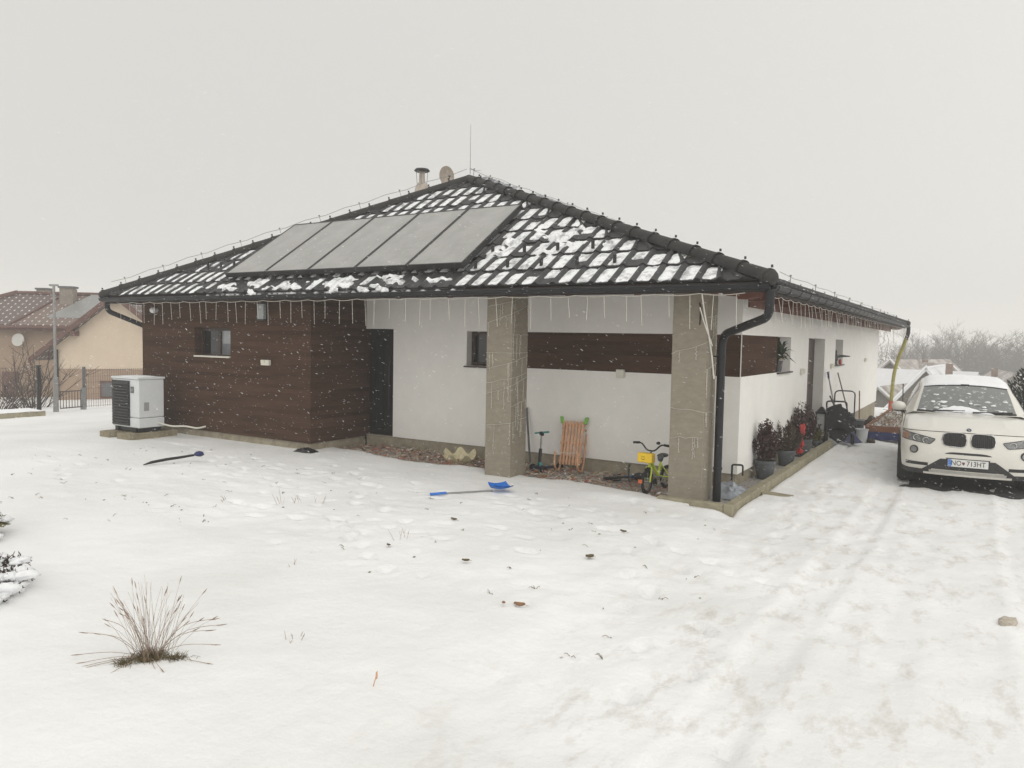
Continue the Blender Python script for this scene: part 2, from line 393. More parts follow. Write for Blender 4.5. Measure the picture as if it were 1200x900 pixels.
def wall(mb, o, u, d, u0, u1, z0, z1, ops, t=.3, mi=0, mr=0, zf=None):
    """wall face through o along u (horizontal), inside direction d, with openings (a,b,c,e,depth)"""
    o = Vector(o); u = Vector(u); d = Vector(d); Z = Vector((0, 0, 1))
    us = sorted({u0, u1, *[k for q in ops for k in q[:2] if u0 < k < u1]}); zs = sorted({z0, z1, *[k for q in ops for k in q[2:4] if z0 < k < z1]})
    flip = u.cross(Z).dot(d) > 0
    P = lambda a, z, k=0: o + u * a + Z * z + d * k
    def Q(a, b, c, e): mb.quad(*((a, e, c, b) if False else ((a, b, c, e)))) if not flip else mb.quad(e, c, b, a)
    mb.mi = mi
    for i in range(len(us) - 1):
        for j in range(len(zs) - 1):
            a, b = us[i], us[i + 1]; c, e = zs[j], zs[j + 1]
            if any(q[0] <= a + 1e-6 and q[1] >= b - 1e-6 and q[2] <= c + 1e-6 and q[3] >= e - 1e-6 for q in ops): continue
            Q(P(a, c), P(b, c), P(b, e), P(a, e))
    mb.mi = mr
    for a, b, c, e, k in ops:
        a_, b_ = max(a, u0), min(b, u1)
        mb.quad(P(a_, c), P(a_, c, k), P(a_, e, k), P(a_, e)); mb.quad(P(b_, c), P(b_, e), P(b_, e, k), P(b_, c, k))
        mb.quad(P(a_, c), P(b_, c), P(b_, c, k), P(a_, c, k)); mb.quad(P(a_, e), P(a_, e, k), P(b_, e, k), P(b_, e))

ZB, ZT = 1.397, 1.997
mb = MB()
wall(mb, (0, 0, 0), (1, 0, 0), (0, 1, 0), BX1 - .03, 0, 0, 2.82, [(BX1 - .03, -6.43, -.01, 2.02, .16), (-4.76, -3.9, ZB, ZT, .22), (-3.9, 0, ZB, ZT, .012)], mr=1)
wall(mb, (0, 0, 0), (0, 1, 0), (-1, 0, 0), 0, WL, 0, 2.86, [(0, 2.287, ZB, ZT, .012), (2.287, 3.30, ZB, ZT, .24), (4.97, 6.83, 0, 2.0, .26), (8.29, 9.46, 1.40, 2.0, .24)], mr=1)
wall(mb, (0, WL, 0), (1, 0, 0), (0, -1, 0), BX0, 0, 0, 2.86, [])
mb.poly([(BX1, 0, 2.82), (0, 0, 2.82), (-2.6, 0, 3.72), (BX1, 0, 3.72)])
mb.build("white_wall", [M_plaster, M_reveal], house)

mb = MB()
wall(mb, (0, BY, 0), (1, 0, 0), (0, 1, 0), BX0, BX1, -.04, 2.95, [(-10.35, -9.26, 1.41, 1.99, .2)])
wall(mb, (BX1, 0, 0), (0, 1, 0), (-1, 0, 0), BY, 0, -.04, 2.86, [])
mb.poly([(BX1, BY, 2.86), (BX1, 0, 2.86), (BX1, 0, 3.78)])
mb.box(BX1 - .02, BX1, .0015, .155, -.1, 2.018)
wall(mb, (BX0, 0, 0), (0, 1, 0), (1, 0, 0), BY, WL, -.04, 2.86, [])
mb.quad((-3.9, .010, ZB), (0, .010, ZB), (0, .010, ZT), (-3.9, .010, ZT))
mb.quad((-.010, 0, ZB), (-.010, 2.287, ZB), (-.010, 2.287, ZT), (-.010, 0, ZT))
mb.build("brown_cladding", M_clad, house)

mb = MB()
mb.box(BX1, -.03, .03, .3, -.9, -.002); mb.box(-.3, -.03, .3, WL - .03, -1.3, -.002)
mb.box(BX0 + .03, BX1 - .03, BY + .03, BY + .3, -.9, -.042); mb.box(BX1 - .3, BX1 - .03, BY + .3, .03, -.9, -.042)
mb.box(BX0 + .03, BX0 + .3, BY + .3, WL - .03, -1.3, -.042)
mb.build("plinth", M_plinth, house)

# columns
colm = MB().box(0, .45, 0, .45, -.9, 2.98).build("column", M_pillar, house, bevel=.008); colm.location = (-.519, BY, 0)
c2 = colm.copy(); col.objects.link(c2); c2.location = (-3.40, BY, 0)
MB().box(BX1 + .002, .1, BY + .12, BY + .34, 2.75, 2.93).build("porch_beam", M_wood, house)

# windows and doors ---------------------------------------------------------
def window(name, o, u, d, w, h, depth, mullion=None, sill=M_frame, pane2=None):
    """window set back by depth in an opening of w x h at o (lower left corner on the wall face)"""
    o = Vector(o); u = Vector(u); d = Vector(d); Z = Vector((0, 0, 1))
    M = Matrix((( u.x, d.x, 0, o.x), (u.y, d.y, 0, o.y), (0, 0, 1, o.z), (0, 0, 0, 1)))
    e = .004; t = .06; y0 = depth - .05; y1 = depth + .03
    mb = MB()
    mb.box(e, t, y0, y1, e, h - e, M); mb.box(w - t, w - e, y0, y1, e, h - e, M)
    mb.box(t, w - t, y0, y1, e, t, M); mb.box(t, w - t, y0, y1, h - t, h - e, M)
    if mullion: mb.box(w * mullion - .035, w * mullion + .035, y0 - .002, y1, t, h - t, M)
    f = mb.build(name, M_frame, house)
    a = w * mullion if mullion else w - t
    MB().box(t, a, depth - .012, depth, t, h - t, M).build("pane", M_glass_dark, f)
    if mullion: MB().box(a, w - t, depth - .012, depth, t, h - t, M).build("pane", pane2 or M_glass_dark, f)
    if sill:
        mb = MB(); mb.box(-.03, w + .03, -.05, y0, -.028, -.003, M)
        mb.build("sill", sill, f, bevel=.004)
    return f, M
f, M = window("window", (-10.35, BY, 1.41), (1, 0, 0), (0, 1, 0), 1.09, .58, .2, .52, None, M_glass_blind)
mb = MB(); mb.box(.01, 1.08, -.03, .14, .002, .03, M); mb.build("sill", M_cream, f)
mb = MB(); mb.box(.60, 1.02, .178, .186, .07, .27, M); mb.build("curtain", mat("grey_curtain", (.12, .13, .14), .6, .3, 8), f)
window("window", (-4.76, 0, ZB), (1, 0, 0), (0, 1, 0), .86, .6, .2)
window("window", (0, 2.287, ZB), (0, 1, 0), (-1, 0, 0), 1.013, .6, .24)
window("window", (0, 8.29, 1.40), (0, 1, 0), (-1, 0, 0), 1.17, .6, .24)
mb = MB(); mb.box(BX1 + .004, -6.435, .10, .16, -.10, 2.015)
d = mb.build("front_door", M_anth, house)
mb = MB(); mb.box(-6.93, -6.74, .092, .099, .12, 1.86); mb.build("glass_strip", M_glass_tint, d)
mb = MB(); mb.tube([(-6.58, .06, .5), (-6.58, .06, 1.5)], .016, 8); mb.box(-6.59, -6.57, .06, .10, .6, .62); mb.box(-6.59, -6.57, .06, .10, 1.4, 1.42); mb.build("handle", M_black, d)
mb = MB(); mb.box(-.26, -.21, 4.975, 6.825, .004, 1.995); 
d = mb.build("side_door", M_frame, house, label="brown side door set back in the white wall")
mb = MB(); mb.box(-.209, -.197, 5.15, 6.2, .2, 1.85); mb.build("door_panel", mat("brown_door_panel", (.075, .03, .02), .5, .3, 10), d)
mb = MB(); mb.tube([(-.16, 6.45, 1.0), (-.16, 6.33, 1.0)], .012, 6); mb.tube([(-.205, 6.45, 1.0), (-.16, 6.45, 1.0)], .012, 6); mb.build("handle", M_steel, d)
MB().box(-.26, .03, 4.99, 6.81, -.12, -.004).build("door_step", M_plinth, house)

# roof ----------------------------------------------------------------------
CW, RH = .28, .435
def roof_plane(o, u, v, nrm, L, run_v, umin, umax, seed, snow_fn, fine=True):
    """one tiled slope: o eave corner, u along the eave, v up the slope, umin/umax(v) clip to the hips"""
    o = Vector(o); u = Vector(u).normalized(); v = Vector(v).normalized(); nrm = Vector(nrm).normalized()
    if fine: prof = [(0, .003), (.10, 0), (.52, 0), (.62, .004), (.68, .018), (.75, .032), (.82, .037), (.89, .032), (.95, .018), (1, .003)]
    else: prof = [(0, 0), (.55, 0), (.66, .036), (.78, .048), (.9, .036), (1, 0)]
    T = MB(); nr = int(math.ceil(run_v / RH)); nc = int(math.ceil(L / CW))
    cl = lambda a, b: min(max(a, umin(b)), umax(b))
    for r in range(nr):
        v0 = r * RH; v1 = min(v0 + RH, run_v)
        lo, hi = umin(v0), umax(v0)
        c0 = max(0, int(lo / CW) - 1); c1 = min(nc, int(hi / CW) + 2)
        rowA = []; rowB = []; rowC = []
        for c in range(c0, c1):
            j = .004 * n3(c * 1.7 + seed, r * 2.3, 1)
            for k, (t, z) in enumerate(prof[:-1] if c < c1 - 1 else prof):
                a = (c + t) * CW
                a0 = cl(a, v0); a1 = cl(a, v1)
                rowC.append(o + u * a0 + v * (v0 + .006) + nrm * (-.004))
                rowA.append(o + u * a0 + v * v0 + nrm * (z + .024 + j))
                rowB.append(o + u * a1 + v * v1 + nrm * (z + .001))
        if len(rowA) > 1: T.grid([rowC, rowA]); T.grid([rowA, rowB])
    S = MB()
    for r in range(nr):
        for c in range(nc):
            p = snow_fn(r, c)
            if p <= 0: continue
            v0 = r * RH; K = 6; J = 5
            ua, ub = c * CW - .012, (c + .70) * CW
            lowcut = .002 + .02 * random.random() if random.random() < p * .86 else random.uniform(.03, .22)
            hicut = random.uniform(-.02, .01) if random.random() < .85 else random.uniform(.05, .2)
            va, vb = v0 + lowcut, v0 + RH - hicut
            vm = .5 * (va + vb); um = .5 * (ua + ub)
            if um < umin(vm) + .12 or um > umax(vm) - .12: continue
            th = random.uniform(.006, .02)
            rows = []
            ea = [random.uniform(-.012, .012) for _ in range(J + 1)]; eb = [random.uniform(-.012, .02) for _ in range(J + 1)]
            for i in range(K + 1):
                row = []
                for q in range(J + 1):
                    s = i / K; t = q / J
                    vv = (va + ea[q]) * (1 - s) + (vb + eb[q]) * s
                    wu = .03 * n3(c * 3 + q, r * 5 + i * .9, seed + 3)
                    uu = ua + (ub - ua) * t + wu
                    uu = min(max(uu, umin(vv) + .03), umax(vv) - .03)
                    edge = min(s, 1 - s) * K; e2 = min(t, 1 - t) * J
                    hh = th * min(1, edge * 1.2) * (1 if e2 >= 1 else .35)
                    base = .024 * (1 - max(0, (vv - v0)) / RH)
                    tt = (uu / CW) % 1.0
                    if .62 < tt < .76: base += .03 * (tt - .62) / .14
                    row.append(o + u * uu + v * vv + nrm * (base + hh + (.003 if edge and e2 else -.004) + .006 * n3(uu * 14, vv * 14, seed)))
                rows.append(row)
            S.grid(rows)
    return T, S

sl = Vector((0, YA - YF, ZA - ZE)); Lf = sl.length
nf = Vector((0, -(ZA - ZE), YA - YF))
Wd = XR - XL; Wh = Wd / 2
def snow_front(r, c):
    x = XL + (c + .3) * CW
    if r * RH > .5 and r * RH < 2.35 and -9.0 + .0 < x < -3.95: return 0
    p = .93
    if r == 0 and -9.2 < x < -3.6: p = .35
    if random.random() > p + .12: return 0
    return p
T, S = roof_plane((XL, YF, ZE), (1, 0, 0), sl, nf, Wd, Lf, lambda v: Wh * v / Lf, lambda v: Wd - Wh * v / Lf, 1, snow_front)
# thicker clumps: slid snow at snow stoppers and under the collectors
up = sl.normalized(); nfn = nf.normalized()
def onfront(x, s, h=0): return Vector((x, YF, ZE)) + up * s + nfn * h
def drift(x0, x1, s0, s1, thr, seed, st=.03, fade=.25):
    rows = []; nx = int((x1 - x0) / st); ns = int((s1 - s0) / st)
    for i in range(ns + 1):
        q = s0 + st * i; row = []
        for j in range(nx + 1):
            x = x0 + st * j
            e = min(1, min(j, nx - j) * st / fade, min(i, ns - i) * st / .10)
            t_ = ((x - XL) / CW) % 1.0; roll = .034 * max(0, 1 - abs(t_ - .82) / .2)
            xm = XR - Wh * q / Lf - .16; e = min(e, max(0, (xm - x) / .25)); x = min(x, xm)
            v = fbm(x * 1.9, q * 3.2, seed, 4) + .35 * n3(x * 9, q * 9, seed) - thr - (1 - e) * .9
            h = roll + .024 * (1 - (q % RH) / RH) + min(.045, max(-.07, v * .22)) + .006 * n3(x * 13, q * 13, seed)
            row.append(onfront(x, q, max(h, -.05)))
        rows.append(row)
    S.grid(rows)
drift(-3.75, -1.35, .80, 1.95, .20, 3)
drift(-9.3, -3.5, -.02, .46, .10, 8, .03, .3)
for x in (-6.0, -4.95, -8.0, -5.35):
    for k in range(2): S.blob((x + random.uniform(-.07, .07), YF - .06, ZE - .02 + .03 * k), (.07, .05, .045), 60 + x + k, .7, 10, 6)
roof = T.build("tiled_roof", M_tile, house, smooth=50)
S.build("roof_snow", M_snow_melt, roof, smooth=180)

ss = Vector((-Wh, 0, ZA - ZE)); Ls = ss.length; Ly = YB - YF; kf = YA - YF
def snow_side(r, c): return .95 if random.random() < .96 else 0
T, S = roof_plane((XR, YF, ZE), (0, 1, 0), ss, (ZA - ZE, 0, Wh), Ly, Ls, lambda v: kf * v / Ls, lambda v: Ly - kf * v / Ls, 2, snow_side)
r2 = T.build("tiled_roof", M_tile, house, smooth=50); S.build("roof_snow", M_snow_small, r2, smooth=80)
ss2 = Vector((Wh, 0, ZA - ZE))
T, S = roof_plane((XL, YB, ZE), (0, -1, 0), ss2, (-(ZA - ZE), 0, Wh), Ly, Ls, lambda v: kf * v / Ls, lambda v: Ly - kf * v / Ls, 3, snow_side, False)
r3 = T.build("tiled_roof", M_tile, house, smooth=50); S.build("roof_snow", M_snow_small, r3, smooth=80)
slb = Vector((0, -(YA - YF), ZA - ZE))
T, S = roof_plane((XR, YB, ZE), (-1, 0, 0), slb, (0, ZA - ZE, YA - YF), Wd, Lf, lambda v: Wh * v / Lf, lambda v: Wd - Wh * v / Lf, 4, lambda r, c: 0, False)
T.build("tiled_roof", M_tile, house, smooth=50)

# deck under the tiles (closed, brown boards below)
mb = MB(); dz = -.05
E = [Vector((XL + .03, YF + .03, ZE + dz)), Vector((XR - .03, YF + .03, ZE + dz)), Vector((XR - .03, YB - .03, ZE + dz)), Vector((XL + .03, YB - .03, ZE + dz))]
A1 = Vector((XC, YA, ZA + dz)); A2 = Vector((XC, YA2, ZA + dz))
dn = Vector((0, 0, -.03))
for s in (Vector((0, 0, 0)), dn):
    mb.poly([E[0] + s, E[1] + s, A1 + s]); mb.poly([E[1] + s, E[2] + s, A2 + s, A1 + s]); mb.poly([E[2] + s, E[3] + s, A2 + s]); mb.poly([E[3] + s, E[0] + s, A1 + s, A2 + s])
for i in range(4): mb.quad(E[i], E[(i + 1) % 4], E[(i + 1) % 4] + dn, E[i] + dn)
mb.build("roof_boarding", M_soffit, house)

# rafters (curved tails)
def rafter(p0, dirh, pitch, length, depth, w):
    d = Vector(dirh); Z = Vector((0, 0, 1)); side = d.cross(Z).normalized()
    g = d * math.cos(pitch) + Z * math.sin(pitch); nn = -d * math.sin(pitch) + Z * math.cos(pitch)
    pts = [(0, 0), (length, 0), (length, -depth), (.42, -depth), (.30, -depth * .82), (.24, -depth * .95), (.12, -depth * .8), (.03, -depth * .55), (0, -depth * .5)]
    P = [Vector(p0) + g * a + nn * b - side * w / 2 for a, b in pts]
    m = MB(); m.prism(P, side * w); return m
pf = math.atan2(ZA - ZE, YA - YF); ps = math.atan2(ZA - ZE, Wh)
for i in range(13):
    x = -11.6 + i * .98 - .03
    rafter((x, YF + .06, ZE - .075), (0, 1, 0), pf, min(1.9 if not BX0 < x < BX1 else .6, .9 * min(XR - x, x - XL) * kf / Wh / math.cos(pf)), .15, .09).build("rafter", M_wood, house)
for i in range(21):
    y = -1.15 + i * .92
    rafter((XR - .08, y, ZE - .08), (-1, 0, 0), ps, min(.95, .9 * (y - YF) * Wh / kf), .21, .09).build("rafter", M_wood, house)
    if y > 0: rafter((XL + .08, y, ZE - .08), (1, 0, 0), ps, .8, .17, .09).build("rafter", M_wood, house)
MB().box(.33, .355, YF + .9, YB - .6, 2.34, 2.60).build("eave_board", M_wood, house)
# hip rafter at the front right corner
d = Vector((-Wh, kf, 0)).normalized()
rafter((XR - .10, YF + .08, ZE - .09), d, math.atan2(ZA - ZE, math.hypot(Wh, kf)), 2.6, .2, .12).build("hip_rafter", M_wood, house)

# hip and ridge caps
def caps(name, a, b, r=.108, seg=.40):
    a = Vector(a); b = Vector(b); L = (b - a).length; d = (b - a).normalized(); n = int(L / seg); M_ = MB()
    side = d.cross(Vector((0, 0, 1))).normalized(); upv = side.cross(d).normalized()
    clip = MB(); st = L / n
    for i in range(n):
        rows = []
        for (t, k) in ((0, 1.0), (.0, 1.13), (.07, 1.13), (.075, 1.0), (1.06, .93)):
            p = a + d * st * (i + t)
            rows.append([p + side * (math.cos(q) * r * k) + upv * (math.sin(q) * r * k * .95 - .035) for q in [math.pi * j / 12 - .25 + .5 * j / 12 * 1 for j in range(13)]])
        M_.grid(rows)
        p = a + d * st * (i + .03) + upv * (r * 1.02)
        clip.box(-.011, .011, -.011, .011, -.02, .012, Matrix.Translation(p))
    # rounded cap at the low end
    M_.blob(a + upv * (-.03) + d * .02, (r * 1.08, r * 1.08, r * .98), 1, 0, 14, 8)
    M_.mi = 1; M_.add(clip.v, clip.f); o = M_.build(name, [M_ridge, M_black], house, smooth=60)
    return o, a, b, upv
zc = .035
hr = caps("hip_cap", (XR + .02, YF - .01, ZE + zc + .02), (XC, YA, ZA + zc + .02))
hl = caps("hip_cap", (XL - .02, YF - .01, ZE + zc + .02), (XC, YA, ZA + zc + .02))
rg = caps("ridge_cap", (XC, YA2, ZA + zc + .02), (XC, YA, ZA + zc + .02))
caps("hip_cap", (XR + .02, YB + .01, ZE + zc + .02), (XC, YA2, ZA + zc + .02))
caps("hip_cap", (XL - .02, YB + .01, ZE + zc + .02), (XC, YA2, ZA + zc + .02))

# gutters
def gutter(a, b, outv, name="gutter", brackets=.62):
    a = Vector(a); b = Vector(b); o = Vector(outv); Z = Vector((0, 0, 1)); r = .058
    mb = MB()
    ang = [math.pi + math.pi * j / 10 for j in range(11)]
    def ring(p, rr, lip=0): return [p + o * (math.cos(q) * rr) + Z * (math.sin(q) * rr) for q in ang]
    mb.grid([ring(a, r), ring(b, r)]); mb.grid([ring(a, r - .004), ring(b, r - .004)], True)
    mb.tube([a + o * r + Z * .004, b + o * r + Z * .004], .010, 8)
    mb.poly(ring(a, r)); mb.poly(ring(b, r))
    n = int((b - a).length / brackets); d = (b - a).normalized()
    for i in range(n + 1):
        p = a + d * (.12 + i * ((b - a).length - .24) / n)
        mb.grid([ring(p - d * .013, r + .005), ring(p + d * .013, r + .005)]); mb.grid([ring(p - d * .013, r + .006), ring(p - d * .013, r - .002)])
        mb.box(-.012, .012, -.012, .012, -.01, .015, Matrix.Translation(p + o * r))
    return mb.build(name, M_gutter, house, smooth=45)
GZ = 2.545
gutter((XL - .05, YF - .035, GZ), (XR + .03, YF - .035, GZ), (0, -1, 0))
gutter((XR + .035, YF + .04, GZ - .002), (XR + .035, YB + .05, GZ - .002), (1, 0, 0))
gutter((XL - .04, YF + .04, GZ - .002), (XL - .04, YB + .05, GZ - .002), (-1, 0, 0))
# fascia strips behind the gutters
mb = MB(); mb.box(XL, XR - .06, YF + .035, YF + .055, 2.47, 2.59); mb.box(XR - .055, XR - .035, YF + .06, YB - .06, 2.46, 2.59); mb.box(XL + .035, XL + .055, YF + .06, YB - .06, 2.46, 2.59)
mb.build("fascia", mat("fascia_metal", (.03, .022, .02), .6, .3, 8), house)

def bend(pts, rad=.12, n=5):
    P = [Vector(p) for p in pts]; out = [P[0]]
    for i in range(1, len(P) - 1):
        a = (P[i - 1] - P[i]); b = (P[i + 1] - P[i]); ra = min(rad, a.length * .45, b.length * .45)
        a = P[i] + a.normalized() * ra; b = P[i] + b.normalized() * ra
        for k in range(n + 1):
            t = k / n; out.append(a * (1 - t) ** 2 + P[i] * 2 * t * (1 - t) + b * t * t)
    return out + [P[-1]]
mb = MB(); mb.tube(bend([(XR + .02, YF + .02, 2.50), (XR + .02, YF + .03, 2.19), (.045, -1.13, 1.98), (.045, -1.13, -.2)], .16, 7), .052, 14)
for z in (.25, 1.7): mb.lathe([(.06, -.015), (.06, .015)], 14, Matrix.Translation((.045, -1.13, z)))
mb.box(-.06, .045, -1.14, -1.12, 1.69, 1.71)
mb.build("downpipe", M_gutter, house, smooth=40)
mb = MB(); mb.tube(bend([(XL - .02, YF + .06, 2.48), (XL - .02, YF + .08, 2.3), (BX0 - .08, BY + .25, 1.95), (BX0 - .08, BY + .25, -.3)], .14, 6), .05, 12); mb.build("downpipe", M_gutter, house, smooth=40)

# chimney vent
vx, vy = -8.0, 2.75
mb = MB(); mb.lathe([(.16, 3.9), (.16, 5.20), (.12, 5.32), (.07, 5.37), (.06, 5.60), (.0, 5.60)], 18, Matrix.Translation((vx, vy, 0)))
v = mb.build("chimney_flue", mat("flue_render", (.42, .37, .32), .8, .2, 8), house, smooth=40)
mb = MB(); mb.lathe([(.0, 5.62), (.15, 5.60), (.18, 5.62), (.15, 5.66), (.0, 5.67)], 18, Matrix.Translation((vx, vy, 0)), cap=False)
for k in range(4):
    a = k * 1.57 + .5; mb.tube([(vx + .11 * math.cos(a), vy + .11 * math.sin(a), 5.32), (vx + .13 * math.cos(a), vy + .13 * math.sin(a), 5.61)], .006, 4)
mb.build("rain_cap", M_black, v, smooth=40)

# lightning conductor along the hips
lw = thing("lightning_conductor", "thin lightning conductor wire on little holders along the roof hips with a tall rod", "lightning rod", (XC, YA, ZA))
mb = MB(); hd = MB(); O = Vector((XC, YA, ZA))
def wire(a, b, upv, n):
    a = Vector(a); b = Vector(b); pts = []
    for i in range(n * 4 + 1):
        t = i / (n * 4); p = a.lerp(b, t) + upv * (.185 - .03 * math.sin(t * n * math.pi) ** 2); pts.append(p - O)
    mb.tube(pts, .0045, 4)
    for i in range(n):
        p = a.lerp(b, (i + .35) / n); hd = MB(); hd.tube([p + upv * .06 - O, p + upv * .19 - O], .006, 5); hd.box(-.014, .014, -.009, .009, -.009, .014, Matrix.Translation(p + upv * .185 - O)); hd.build("wire_holder", M_steel, lw)
wire(hl[1].lerp(hl[2], .03), hl[2], hl[3], 9); wire(rg[1], rg[2], rg[3], 11)
wire(hr[2], Vector((XC + .1, YA + .2, ZA + .05)), hr[3], 1)
a = Vector((XR - .25, YF + 1.7, ZE + .36)); a.z -= .26; wire(a, Vector((XR - .25, YB - .6, ZE + .10)), Vector((0, 0, .8)), 9)
mb.build("wire", M_steel, lw)
mb = MB(); mb.tube([(-.02, .05, .15), (-.02, .05, .45), (-.02, .05, 1.12)], [.008, .007, .004], 6); mb.build("rod", M_steel, lw)

# satellite dish
dish = thing("satellite_dish", "round perforated satellite dish on a pole behind the roof hip beside the flue", "satellite dish", (-7.55, 3.05, 4.2))
mb = MB(); mb.tube([(0, 0, -.3), (0, 0, 1.35)], .022, 8); mb.build("pole", M_steel, dish)
aim = Euler((R(80), 0, R(52))).to_matrix().to_4x4(); aim.translation = Vector((.03, -.05, 1.28))
mb = MB(); rows = []
for i in range(7):
    rr = .25 * i / 6; rows.append([aim @ Vector((rr * .68 * math.cos(q), rr * .92 * math.sin(q), .3 * rr * rr / .25 * 1.2)) for q in [2 * math.pi * j / 24 for j in range(25)]])
mb.grid(rows); b_ = MB(); mb.grid([[p - (aim.to_3x3() @ Vector((0, 0, .008))) for p in r_] for r_ in rows], True)
mb.build("dish", mat("beige_dish", (.33, .28, .23), .6, .3, 30), dish, smooth=60)
mb = MB(); p0 = aim @ Vector((0, -.27, .06)); p1 = aim @ Vector((0, -.1, .33)); mb.tube([p0, p1], .009, 6); mb.tube([p1, p1 + (aim.to_3x3() @ Vector((0, .03, -.07)))], .025, 8); mb.build("receiver_arm", M_grey, dish)

# ------------------------------------------------------------------ solar collectors
M_coll = bpy.data.materials.new("frosted_sky_tinted_glass"); M_coll.use_nodes = True
nt = M_coll.node_tree; b = nt.nodes["Principled BSDF"]
b.inputs["Roughness"].default_value = .38; b.inputs["Coat Weight"].default_value = .3
tc = nt.nodes.new("ShaderNodeTexCoord"); nz = nt.nodes.new("ShaderNodeTexNoise"); nz.inputs["Scale"].default_value = 2.2; nz.inputs["Detail"].default_value = 9; nz.inputs["Roughness"].default_value = .7
nt.links.new(tc.outputs["Object"], nz.inputs["Vector"])
rp = nt.nodes.new("ShaderNodeValToRGB"); e = rp.color_ramp.elements
e[0].position = .36; e[0].color = (.26, .255, .24, 1); e[1].position = .72; e[1].color = (.36, .355, .34, 1)  # grey of the frost, lightened to stand for reflected sky
nt.links.new(nz.outputs[0], rp.inputs[0]); nt.links.new(rp.outputs[0], b.inputs["Base Color"])
MF = Matrix.Identity(4)
for i, a in enumerate((Vector((1, 0, 0)), up, nfn)):
    for j in range(3): MF[j][i] = a[j]
proto = None
cl_labels = ["leftmost solar collector of the row on the roof", "second solar collector from the left on the roof", "middle solar collector of the five on the roof", "second solar collector from the right on the roof", "rightmost solar collector, its open edge facing the snowy tiles"]
for i in range(5):
    PW, PH = 1.075, 2.03
    base = onfront(-9.11 + i * 1.083, .44, .085)
    t = thing("solar_collector", cl_labels[i], "solar panel", group="grey frosted solar collectors on the front roof slope")
    t.matrix_world = Matrix.Translation(base) @ MF
    if proto is None:
        mb = MB(); fw = .028
        mb.box(0, PW, 0, fw, 0, .09); mb.box(0, PW, PH - fw, PH, 0, .09); mb.box(0, fw, fw, PH - fw, 0, .09); mb.box(PW - fw, PW, fw, PH - fw, 0, .09); mb.box(fw, PW - fw, fw, PH - fw, .0, .02)
        f = mb.build("frame", M_black, t, bevel=.003)
        g = MB().box(fw, PW - fw, fw, PH - fw, .06, .083).build("glass", M_coll, t)
        mb = MB()
        for x in (.18, .9):
            mb.box(x - .02, x + .02, .0, PH, -.05, 0); 
            for y in (.1, .75, 1.5): mb.box(x - .025, x + .025, y, y + .05, -.12, -.05)
        r_ = mb.build("mounting_rail", M_black, t)
        proto = (f, g, r_)
    else:
        for p in proto:
            c = p.copy(); col.objects.link(c); c.parent = t
mb = MB()
# snow guards on the tiles
sg = MB()
for k, x in enumerate([-3.55 + .56 * j for j in range(5)] ): sg.box(-.02, .02, -.015, .015, -.02, .09, Matrix.Translation(onfront(x, .52, .05)))
for k, x in enumerate([-3.5 + .56 * j for j in range(4)] + [-9.5, -9.9, -10.3]): sg.box(-.02, .02, -.015, .015, -.02, .09, Matrix.Translation(onfront(x, .98, .05)))
sg.build("snow_guards", M_black, house)

# ------------------------------------------------------------------ fittings on the walls
t = thing("wall_lamp", "rectangular grey glass wall lamp high on the brown block", "wall lamp", (-8.30, BY, 2.29))
MB().box(-.10, .10, -.03, -.002, -.16, .16).build("backplate", M_black, t)
MB().box(-.085, .085, -.10, -.032, -.14, .14).build("lamp_glass", mat("milky_glass", (.30, .32, .32), .25, .05, 5), t, bevel=.008)
MB().box(-.10, .10, -.115, -.031, -.16, -.142).build("bottom_trim", M_black, t)
t = thing("wall_lamp", "small round white globe lamp near the left end of the brown block", "wall lamp", (-11.57, BY, 2.33))
mb = MB(); mb.lathe([(.04, -.002), (.045, .03), (.03, .04)], 16, MZ((0, 0, 0), 0, R(90))); mb.build("lamp_base", M_white_metal, t, smooth=40)
mb = MB(); mb.blob((0, -.09, 0), .065, 0, 0, 16, 10); mb.build("globe", mat("white_globe", (.7, .7, .7), .3, 0), t, smooth=180)
def socket(loc, rz, label):
    t = thing("socket_box", label, "socket", loc, rz, "cream socket boxes on the house walls")
    MB().box(-.11, .11, -.055, -.002, -.05, .05).build("housing", M_cream, t, bevel=.008)
    MB().box(-.105, .105, -.062, -.056, -.006, .046).build("hinged_lid", M_cream, t, bevel=.003)
    MB().box(-.004, .004, -.064, -.0625, -.004, .044).build("lid_gap", M_grey, t)
socket((-8.235, BY, 1.36), 0, "cream socket box on the brown cladding below and left of the wall lamp")
t0_ = thing("socket_box", "cream socket box below the brown band between the two columns", "socket", (-1.83, 0, 1.375), 0, "cream socket boxes on the house walls")
MB().box(-.065, .065, -.06, -.002, -.065, .065).build("housing", M_cream, t0_, bevel=.008); MB().box(-.06, .06, -.068, -.061, .0, .06).build("hinged_lid", M_cream, t0_, bevel=.003)
socket((0, 4.33, 1.36), R(90), "cream socket box between the plant window and the side door")
socket((0, 7.75, 1.39), R(90), "cream socket box between the side door and the far window")
socket((0, 13.8, 1.44), R(90), "small socket box far along the white side wall")

